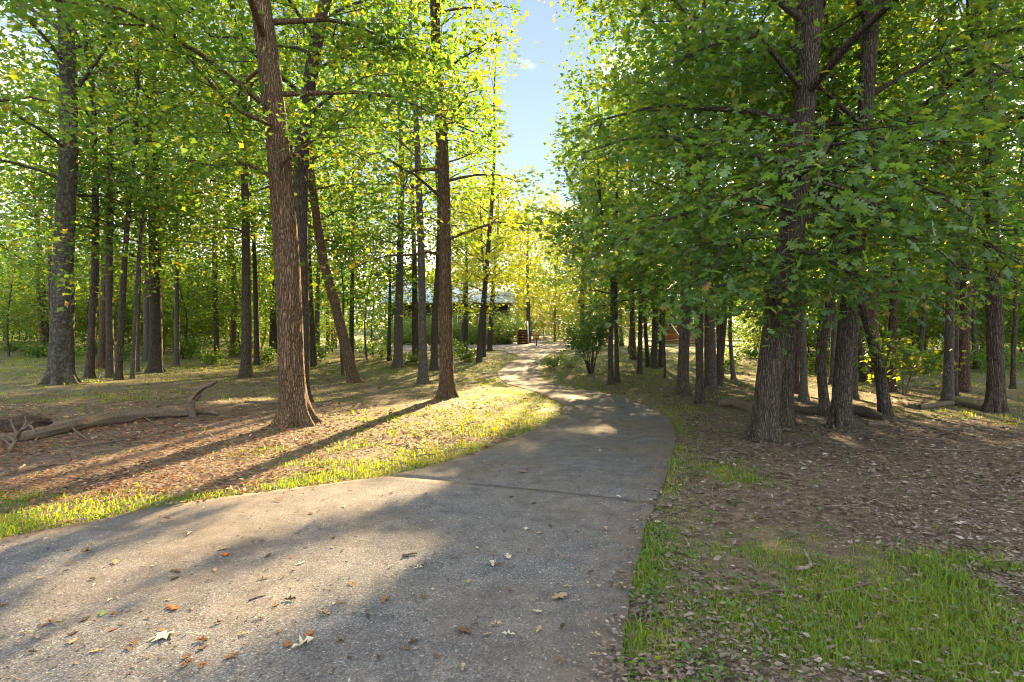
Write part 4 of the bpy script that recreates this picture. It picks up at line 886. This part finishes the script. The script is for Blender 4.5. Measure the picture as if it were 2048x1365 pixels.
# ------------------------------------------------------------------ logs and dead branches
def rough_tube(P, r, n=20, rows=60, amp=.12, seed=0.0, hole=None):
    Q = resample(P, rows); rr = np.interp(np.linspace(0, 1, rows), np.linspace(0, 1, len(r)), r); T, A, B = frames(Q); th = np.arange(n) * 2 * math.pi / n
    S = np.linspace(0, np.linalg.norm(np.diff(Q, axis=0), axis=1).sum(), rows)
    k = rr[:, None] * (1 + amp * 2 * (fbm(np.cos(th)[None] * 1.5 + 0 * S[:, None], np.sin(th)[None] * 1.5 + seed + 0 * S[:, None], S[:, None] * 3 + 0 * th[None], 3) - .5) + .05 * np.sin(th * 7 + S[:, None]))
    V = Q[:, None] + k[..., None] * (np.cos(th)[None, :, None] * A[:, None] + np.sin(th)[None, :, None] * B[:, None])
    if hole is not None:
        c, hr, hd = hole; dd = np.linalg.norm(V - c, axis=2); w = np.clip(1 - dd / hr, 0, 1)[..., None]; V = V + (Q[:, None] - V) * np.clip(w * hd, 0, 1)
    V = V.reshape(-1, 3); c0, c1 = V[:n].mean(0), V[-n:].mean(0); b = len(V); i = np.arange(n)
    caps = np.vstack([np.stack([np.full(n, b), (i + 1) % n, i], -1), np.stack([np.full(n, b + 1), (rows - 1) * n + i, (rows - 1) * n + (i + 1) % n], -1)])
    return np.vstack([V, c0, c1]), [gridq(rows, n), caps]
def log_thing(name, pts, r, mat, label, cat='log', amp=.12, seed=0., hole=None, group=None, n=20, rows=60):
    b = np.asarray(pts[0], float).copy(); root = empty(name, b); tag(root, label, cat, group)
    V, Fs = rough_tube(pts, r, n, rows, amp, seed, hole); mesh_np('stem', V - b, Fs, M[mat], root, True); return root, b
lp = [at(-40, 890, .05), at(60, 880, .07), at(150, 862, .09), at(230, 848, .10), at(300, 840, .10), at(345, 836, .09), at(390, 832, .06)]
hole_c = depth(205, 838, lp[3][1] - .10)
fl, fb = log_thing('fallen_log', lp, [.045, .065, .10, .125, .11, .10, .055], 'dead_wood', 'long grey-brown fallen log lying in the leaf litter with a knot hole', hole=(hole_c, .16, 1.2), n=40, rows=140, amp=.4)
V, Fs = rough_tube([at(330, 836, .09), at(385, 831, .07), at(412, 830, .06), at(440, 832, .02)], [.07, .065, .045, .012], 14, 30, .4, 3.0); mesh_np('branch', V - fb, Fs, M['dead_wood'], fl, True)
yb = at(386, 834)[1] + .05
V, Fs = rough_tube([depth(387, 838, yb), depth(384, 815, yb), depth(386, 798, yb), depth(396, 784, yb - .05), depth(408, 774, yb - .1), depth(420, 770, yb - .12), depth(434, 763, yb - .15)], [.075, .06, .065, .042, .05, .038, .03], 16, 50, .7, 5.0); mesh_np('branch', V - fb, Fs, M['dead_wood'], fl, True)
V, Fs = rough_tube([depth(392, 800, yb), depth(399, 790, yb - .02), depth(403, 779, yb)], [.03, .025, .008], 8, 12, .5, 6.0); mesh_np('branch', V - fb, Fs, M['dead_wood'], fl, True)
V, Fs = rough_tube([depth(140, 848, lp[2][1] - .1), depth(150, 862, lp[2][1] - .25), at(178, 884, .02)], [.014, .016, .008], 8, 12, .2); mesh_np('branch', V - fb, Fs, M['stick'], fl, True)
V, Fs = rough_tube([depth(262, 828, lp[4][1]), depth(285, 834, lp[4][1] - .12), at(328, 862, .02)], [.010, .014, .006], 8, 12, .2); mesh_np('branch', V - fb, Fs, M['stick'], fl, True)
log_thing('rotting_log', [at(-60, 868, .06), at(0, 864, .08), at(60, 858, .09), at(100, 852, .05)], [.12, .13, .14, .07], 'dark_log', 'rotting dark log behind the long fallen log', amp=.7, n=28, rows=80)
br, bb = log_thing('dead_branch', [at(18, 906, .02), depth(30, 884, 8.25), depth(42, 862, 8.2), depth(52, 856, 8.15), depth(66, 845, 8.1)], [.03, .028, .024, .022, .012], 'dead_wood', 'pale forked dead branch leaning on the long fallen log', cat='branch', amp=.4, n=10, rows=30)
for q in ([depth(44, 860, 8.2), depth(51, 846, 8.2), depth(50, 832, 8.25)], [depth(30, 884, 8.25), depth(14, 872, 8.3), depth(-4, 866, 8.35)], [at(30, 900, .01), depth(14, 885, 8.2), depth(4, 878, 8.25)], [depth(36, 872, 8.22), depth(24, 850, 8.3), depth(22, 838, 8.35)], [depth(58, 850, 8.15), depth(66, 858, 8.0), depth(70, 870, 7.95)]):
    V, Fs = rough_tube(q, [.017, .012, .005], 8, 14, .4); mesh_np('fork', V - bb, Fs, M['dead_wood'], br, True)
for (pts, r, mt, lab) in [
    ([(1438, 812), (1470, 814), (1503, 822)], [.09, .11, .09], 'dead_wood', 'short mossy log left of the thick leaning roadside oak'),
    ([(1572, 824), (1615, 828), (1668, 834)], [.08, .10, .10], 'dark_log', 'dark mossy log lying between two dark oaks'),
    ([(1700, 830), (1735, 834), (1770, 842)], [.12, .11, .05], 'dark_log', 'rotten brown log running toward the short leaning snag'),
    ([(1788, 806), (1830, 818), (1880, 814), (1920, 812), (1985, 824)], [.05, .07, .07, .07, .05], 'dead_wood', 'long thin curved fallen trunk in the right woods'),
    ([(1735, 852), (1765, 853), (1775, 853)], [.05, .05, .03], 'dead_wood', 'short broken grey limb lying in front of the short snag'),
    ([(490, 806), (560, 808), (660, 812)], [.03, .04, .03], 'dead_wood', 'thin grey limb lying behind the thick sunlit oak')]:
    log_thing('fallen_log', [at(u, v, r[min(i, len(r) - 1)] * .6) for i, (u, v) in enumerate(pts)], r, mt, lab, amp=.22, n=14, rows=40)

# sticks, each a thing
g = np.random.default_rng(77)
def stick(p, a, L, r, mat, label, group, lift=.012):
    s = np.linspace(0, 1, 6)[:, None]; dh = np.array([math.cos(a), math.sin(a), 0]); sd = np.array([-dh[1], dh[0], 0])
    P = dh * L * (s - .5) + sd * L * .12 * np.sin(s * g.uniform(2, 5) + g.uniform(0, 6)); W = P + p; P[:, 2] = terrain(W[:, 0], W[:, 1]) - p[2] + lift + r + .02 * np.abs(g.normal(0, 1, 6)) * min(L, .5)
    mb = MB(); mb.tube(P, np.linspace(r, r * .45, 6), 6)
    if L > .3:
        i = 3; Q = P[i] + np.linspace(0, 1, 3)[:, None] * (dh * .25 * L + sd * g.choice([-1, 1]) * .18 * L + np.array([0, 0, .04])); mb.tube(Q, [r * .6, r * .5, r * .2], 5)
    o = mb.build('stick', M[mat], None, True); o.location = p; tag(o, label, 'stick', group); return o
for (u0, v0, u1, v1, r, mt, lab) in [(1590, 1152, 1630, 1118, .016, 'pale_wood', 'pale curved stick lying in the sparse grass right of the driveway'), (1517, 1248, 1533, 1290, .009, 'pale_wood', 'short grey stick on bare soil near the driveway edge'),
        (1372, 1076, 1430, 1073, .008, 'stick', 'brown stick lying beside the driveway edge weeds'), (1640, 1024, 1730, 1018, .008, 'pale_wood', 'thin pale stick on the leaf litter before the dark oak'),
        (1800, 880, 1890, 888, .02, 'stick', 'dark fallen branch on the litter in front of the right woods'), (1720, 875, 1800, 895, .016, 'stick', 'dark forked branch on the litter near the short snag'),
        (1840, 900, 2010, 915, .012, 'pale_wood', 'long thin pale branch on the litter of the right woods'), (50, 945, 130, 935, .016, 'stick', 'curved brown branch on the sunlit litter beside the verge grass'),
        (805, 1127, 835, 1124, .012, 'stick', 'dark curled bark strip on the sunlit asphalt'), (1235, 1185, 1250, 1196, .008, 'stick', 'short brown twig near the right asphalt edge'),
        (1040, 954, 1056, 955, .014, 'stick', 'stubby dark twig just beyond the driveway crack'), (500, 1220, 530, 1208, .006, 'stick', 'thin brown twig on the asphalt near the curled tan leaf')]:
    a_, c_ = at(u0, v0), at(u1, v1); mid = (a_ + c_) / 2; mid[2] = float(terrain(mid[0], mid[1])); e = c_ - a_
    on = bool(inpoly(np.array([mid[0]]), np.array([mid[1]]), ROADPOLY)[0])
    stick(mid, math.atan2(e[1], e[0]), np.linalg.norm(e[:2]), r, mt, lab, None, .045 if on else .012)
k_ = 0
while k_ < 90:
    u, v = g.uniform(-50, 2100), 705 + 560 * g.random() ** 1.4; p = at(u, v)
    if bool(inpoly(np.array([p[0]]), np.array([p[1]]), ROADPOLY)[0]) or p[1] > 30: continue
    left = p[0] < 0; L = g.uniform(.25, 1.0) * (1 if p[1] > 7 else .5)
    stick(p, g.uniform(0, 6.28), L, g.uniform(.005, .014), g.choice(['stick', 'stick', 'pale_wood', 'dead_wood']), 'small dry stick lying on the woodland floor ' + ('left' if left else 'right') + ' of the driveway', 'sticks on the woodland floor ' + ('left' if left else 'right')); k_ += 1

# ------------------------------------------------------------------ fallen leaves on the driveway, each a thing
def leaf_mesh(name, mat, curl, seed, kind='lobed'):
    g = np.random.default_rng(seed)
    if kind == 'maple':
        ang = np.array([-150, -118, -95, -62, -40, -18, 0, 18, 40, 62, 95, 118, 150]) * math.pi / 180; rad = np.array([.42, .28, .62, .34, .78, .42, 1.0, .42, .78, .34, .62, .28, .42])
        V = np.vstack([[0, 0, .02], np.column_stack([np.cos(ang) * rad * .6, np.sin(ang) * rad * .6, .08 * g.random(13) * curl])]); T = np.array([[0, i, i + 1] for i in range(1, 13)])
    else:
        V, T = TPL['lobed']; V = V.copy(); V[:, 0] -= .5; V[:, 2] = 0
        V[:, 2] += curl * (V[:, 0] ** 2 * .45 * g.uniform(.2, 1.0) + V[:, 1] ** 2 * g.uniform(.3, 1.6)) + .03 * g.random(len(V)); V[:, 1] *= (1 - .35 * curl)
    V[:, 2] -= V[:, 2].min()
    # a thin underside so that the leaf has thickness, and a stalk
    n_ = len(V); V2 = V.copy(); V2[:, 2] += .018; st = np.array([[-.5 if kind != 'maple' else 0, 0, .01], [-.5 if kind != 'maple' else 0, .02, .02], [-.78 if kind != 'maple' else -.5, .05, .01]])
    if kind == 'maple': st = np.array([[-.02, -.01, .02], [-.02, .012, .02], [-.45, .06, .01]])
    W = np.vstack([V, V2, st]); Fc = np.vstack([T[:, ::-1], T + n_, [[2 * n_, 2 * n_ + 1, 2 * n_ + 2]]])
    me_o = mesh_np(name, W, Fc, mat, None, False, np.clip(g.normal(.5, .25) + g.normal(0, .1, len(W)), 0, 1)); me = me_o.data; bpy.data.objects.remove(me_o); return me
DL = {k: dry_leaf('dry_leaf_' + k, c) for k, c in dict(tan=(.36, .27, .16), pale=(.5, .45, .33), brown=(.16, .095, .055), dark=(.07, .045, .03), orange=(.55, .15, .025), rust=(.3, .12, .04), green=(.16, .22, .08)).items()}
LM = {k: [leaf_mesh('fallen_leaf', m_, c, 10 + i) for i, c in enumerate((.3, .7, 1.0))] for k, m_ in DL.items()}
maple = leaf_mesh('fallen_leaf', DL['pale'], .8, 5, 'maple')
def road_z(x, y):
    return float(terrain(x, y)) + (.052 if y < 7 else .038)
def put_leaf(me, p, s, label, group=None, rz=None, tilt=.12):
    o = bpy.data.objects.new('fallen_leaf', me); col.objects.link(o); o.location = (p[0], p[1], road_z(p[0], p[1]))
    o.rotation_euler = (g.normal(0, tilt * .4), g.normal(0, tilt * .4), g.uniform(0, 6.28) if rz is None else rz); o.scale = (s, s, s); tag(o, label, 'leaf', group); return o
HERO = [(332, 1290, 'maple', 0, .17, 'large pale five-lobed leaf lying flat on the sunlit asphalt'), (606, 1310, 'pale', 2, .13, 'curled whitish leaf on the asphalt near the shadow edge'), (450, 1124, 'orange', 1, .09, 'bright orange leaf on the sunlit asphalt'),
        (345, 1234, 'rust', 0, .10, 'rusty flat leaf on the sunlit asphalt above the large pale leaf'), (106, 1263, 'tan', 2, .11, 'curled tan leaf casting a long shadow on the asphalt'), (650, 1246, 'tan', 2, .08, 'curled tan leaf beside the edge of the sunlit patch'),
        (486, 1288, 'tan', 1, .06, 'small tan leaf standing on edge on the asphalt'), (375, 1349, 'rust', 2, .07, 'crumpled reddish-brown leaf at the bottom of the sunlit asphalt'), (930, 1281, 'brown', 0, .09, 'flat grey-brown oak leaf on the shaded asphalt'),
        (1016, 1128, 'pale', 1, .10, 'long pale leaf on the shaded asphalt beside another pale one'), (985, 1144, 'pale', 2, .09, 'pale split leaf on the shaded asphalt with pointed lobes'), (1212, 1071, 'tan', 2, .08, 'curled tan leaf near the right edge of the driveway'),
        (1118, 1211, 'tan', 0, .12, 'broad tan leaf in a small drift of leaves on the shaded asphalt'), (175, 1118, 'brown', 2, .09, 'dark curled leaf in the shadow band on the asphalt'), (230, 1140, 'tan', 0, .08, 'pointed tan leaf in the shadow band on the asphalt'),
        (335, 1050, 'rust', 2, .09, 'crumpled rusty leaf near the left edge of the driveway'), (205, 1247, 'green', 0, .07, 'small green leaf fallen on the sunlit asphalt'), (1190, 1330, 'tan', 1, .06, 'small tan leaf at the right driveway edge weeds')]
for u, v, k, i, s, lab in HERO: put_leaf(maple if k == 'maple' else LM[k][i], at(u, v), s, lab)
ks = ['tan', 'tan', 'pale', 'brown', 'brown', 'dark', 'rust', 'brown', 'dark']; nlv = 0
while nlv < 190:
    u, v = g.uniform(0, 1340), 790 + 570 * g.random() ** 1.25; p = at(u, v)
    if not inpoly(np.array([p[0]]), np.array([p[1]]), ROADPOLY)[0]: continue
    k = ks[g.integers(len(ks))]; put_leaf(LM[k][g.integers(3)], p, g.uniform(.025, .075), 'small dry %s leaf lying on the grey driveway' % ('dark brown' if k in ('dark', 'brown') else 'rusty' if k == 'rust' else 'tan'), 'small dry leaves on the driveway'); nlv += 1

# ------------------------------------------------------------------ leaf litter, grass and debris (uncountable)
def screen_points(n_, v0=700, v1=1500, u0=-500, u1=2550, pw=1.0):
    u = g.uniform(u0, u1, n_); v = v0 + (v1 - v0) * g.random(n_) ** pw; return at_many(u, v)
P = screen_points(215000, 716, 1480, pw=1.1); x, y = P[:, 0], P[:, 1]
onroad = inpoly(x, y, ROADPOLY); dl = polydist(x, y, EDGE_L[::4]); dr = polydist(x, y, EDGE_R[::4]); gm_ = grass_mask(x, y)
dens = np.clip(.5 + 1.1 * (fbm(x * .55 + 3, y * .55, 8.8, 3) - .35) * 1.8, .12, 1) * (1 - .88 * gm_)
bare = np.exp(-((x - 2.0) / .9) ** 2 - ((y - 4.6) / 1.6) ** 2); dens = dens * (1 - .7 * bare) * np.clip(.2 + .13 * y, 0, 1)
dens = dens * np.where((x < 0) & (y > 5.5) & (y < 15), 1.6, .85)
kp = (~onroad) & (g.random(len(x)) < dens) & (y < 34); P = P[kp]
TPL['dry'] = (np.array([[0, 0, .04], [.35, .3, .16], [.45, 0, .0], [.4, -.28, .12], [1, .05, .14]]), np.array([[0, 2, 1], [0, 3, 2], [2, 4, 1], [3, 4, 2]]))
P[:, 2] += .012 + .02 * g.random(len(P))
sz = (.022 + .075 * g.random(len(P)) ** 2.2) * np.clip(.34 + P[:, 1] * .07, .45, 1) * (1 + np.clip((P[:, 1] - 9) * .03, 0, .6)); nn = g.normal(0, .22, (len(P), 3)); nn[:, 2] = 1
patch = fbm(P[:, 0] * .4, P[:, 1] * .4, 2.9, 2); nearp = P[:, 1] < 9.5
rl = np.clip(.30 + .45 * patch + g.normal(0, .22, len(P)), 0, 1); dl_ = g.normal(0, 1, P.shape) * [1, 1, .12]; Vs, Fx, Rx, nv = [], [], [], 0
side = P[:, 0] > .02 * P[:, 1]
for sd_, mt_, lb_ in ((~side, 'litter', 'reddish-brown dry leaf litter on the floor left of the driveway'), (side, 'litter_grey', 'grey-brown dry leaf litter on the floor right of the driveway')):
    Vs, Fx, Rx, nv = [], [], [], 0
    for kk, tp, sf in ((nearp & sd_, 'dry', 1.0), (~nearp & sd_, 'kite', 1.15)):
        V, Fc, rv = leaves_mesh(P[kk], dl_[kk], nn[kk], sz[kk] * sf, tp, rl[kk]); Vs.append(V); Fx.append(Fc + nv); Rx.append(rv); nv += len(V)
    tag(mesh_np('leaf_litter', np.vstack(Vs), np.vstack(Fx), M[mt_], None, False, np.concatenate(Rx)), lb_, 'leaf litter', kind='stuff')
NLIT = len(P)
# grass
def blades(P, H, lean, wd, rv):
    n_ = len(P); a = g.uniform(0, 6.28, n_); dh = np.column_stack([np.cos(a), np.sin(a), 0 * a]); sd = np.column_stack([-np.sin(a), np.cos(a), 0 * a]); up = np.array([0, 0, 1.])
    w = (wd * g.uniform(.7, 1.3, n_))[:, None]; H = H[:, None]; ln = lean[:, None]
    v0, v1 = P + sd * w, P - sd * w; m_ = P + up * H * .55 + dh * H * ln * .3; v2, v3 = m_ + sd * w * .8, m_ - sd * w * .8; v4 = P + up * H * (1 - .25 * ln) + dh * H * ln
    V = np.stack([v0, v1, v2, v3, v4], 1).reshape(-1, 3); b = (np.arange(n_) * 5)[:, None, None]
    Fc = (np.array([[0, 1, 3], [0, 3, 2], [2, 3, 4]])[None] + b).reshape(-1, 3); return V, Fc, np.repeat(rv, 5)
T0 = screen_points(92000, 712, 1480, pw=1.0); x, y = T0[:, 0], T0[:, 1]; gm_ = grass_mask(x, y)
kp = (~inpoly(x, y, ROADPOLY)) & (g.random(len(x)) < gm_ ** 1.2 * .95 + .012) & (y < 48); T0, gm_ = T0[kp], gm_[kp]
nb_ = g.integers(3, 9, len(T0)); idx = np.repeat(np.arange(len(T0)), nb_); T1 = T0[idx]; d_ = T1[:, 1]
T1 = T1 + np.column_stack([g.normal(0, .022 + .004 * d_, len(idx)), g.normal(0, .022 + .004 * d_, len(idx)), 0 * d_]); T1[:, 2] = terrain(T1[:, 0], T1[:, 1]) + .005
kp = ~inpoly(T1[:, 0], T1[:, 1], ROADPOLY); T1, idx = T1[kp], idx[kp]
hc = g2(1950, 1165); lush = np.exp(-((T1[:, 0] - hc[0]) / .5) ** 2 - ((T1[:, 1] - hc[1]) / .42) ** 2)
H_ = (.014 + .048 * g.random(len(T1)) ** 1.8) * (.6 + .7 * gm_[idx]) * (1 + .9 * lush) * np.where((g.random(len(T0)) < .06)[idx], 2.1, 1) + .0010 * T1[:, 1]
yel = fbm(T1[:, 0] * .8, T1[:, 1] * .8, 6.1, 2)
V, Fc, rv = blades(T1, H_, g.uniform(.2, 1.0, len(T1)), .0021 + .0004 * T1[:, 1], np.clip(.32 + .8 * (yel - .3) - .35 * lush + g.normal(0, .2, len(T1)), 0, 1))
tag(mesh_np('grass', V, Fc, M['grass'], None, False, rv), 'short ragged grass along the driveway and in patches on the soil', 'grass', kind='stuff')
NGR = len(T1)
# broad-leaved ground weeds
W0 = screen_points(9000, 800, 1480); x, y = W0[:, 0], W0[:, 1]; dr = polydist(x, y, EDGE_R[::4]); gm_ = grass_mask(x, y)
kp = (~inpoly(x, y, ROADPOLY)) & (g.random(len(x)) < np.clip(.9 * np.exp(-dr / .3) * (fbm(x * 3, y * 3, 1.2, 2) > .42) + .12 * gm_ + .01, 0, 1)); W0 = W0[kp]
idx = np.repeat(np.arange(len(W0)), 7); W1 = W0[idx] + g.normal(0, .035, (len(idx), 3)) * [1, 1, 0]; W1[:, 2] = terrain(W1[:, 0], W1[:, 1]) + g.uniform(.01, .06, len(idx))
kp = ~inpoly(W1[:, 0], W1[:, 1], ROADPOLY); W1 = W1[kp]
nn = g.normal(0, .4, (len(W1), 3)); nn[:, 2] = 1
V, Fc, rv = leaves_mesh(W1, g.normal(0, 1, W1.shape) * [1, 1, .3], nn, g.uniform(.02, .05, len(W1)), 'kite', np.clip(g.normal(.35, .2, len(W1)), 0, 1))
tag(mesh_np('ground_weeds', V, Fc, M['leaf_green'], None, False, rv), 'broad-leaved green weeds hugging the right edge of the driveway', 'weeds', kind='stuff')
# grit and crumbs on the asphalt
D0 = screen_points(22000, 760, 1450, -300, 1400); kp = inpoly(D0[:, 0], D0[:, 1], ROADPOLY); D0 = D0[kp]; D0[:, 2] += np.where(D0[:, 1] < 6.6, .052, .038)
ed = np.minimum(polydist(D0[:, 0], D0[:, 1], EDGE_L[::4]), polydist(D0[:, 0], D0[:, 1], EDGE_R[::4])); kp = g.random(len(D0)) < .25 + .75 * np.exp(-ed / .3); D0 = D0[kp]
nn = g.normal(0, .3, D0.shape); nn[:, 2] = 1
ed = ed[kp]; V, Fc, rv = leaves_mesh(D0, g.normal(0, 1, D0.shape) * [1, 1, .1], nn, g.uniform(.006, .024, len(D0)) * (1 + 1.5 * np.exp(-ed / .12)), 'dry', g.random(len(D0)))
tag(mesh_np('driveway_crumbs', V, Fc, M['litter_grey'], None, False, rv), 'tiny leaf crumbs and grit scattered over the asphalt', 'debris', kind='stuff')
print('TRI', TRI[0], 'litter', NLIT, 'grass', NGR)
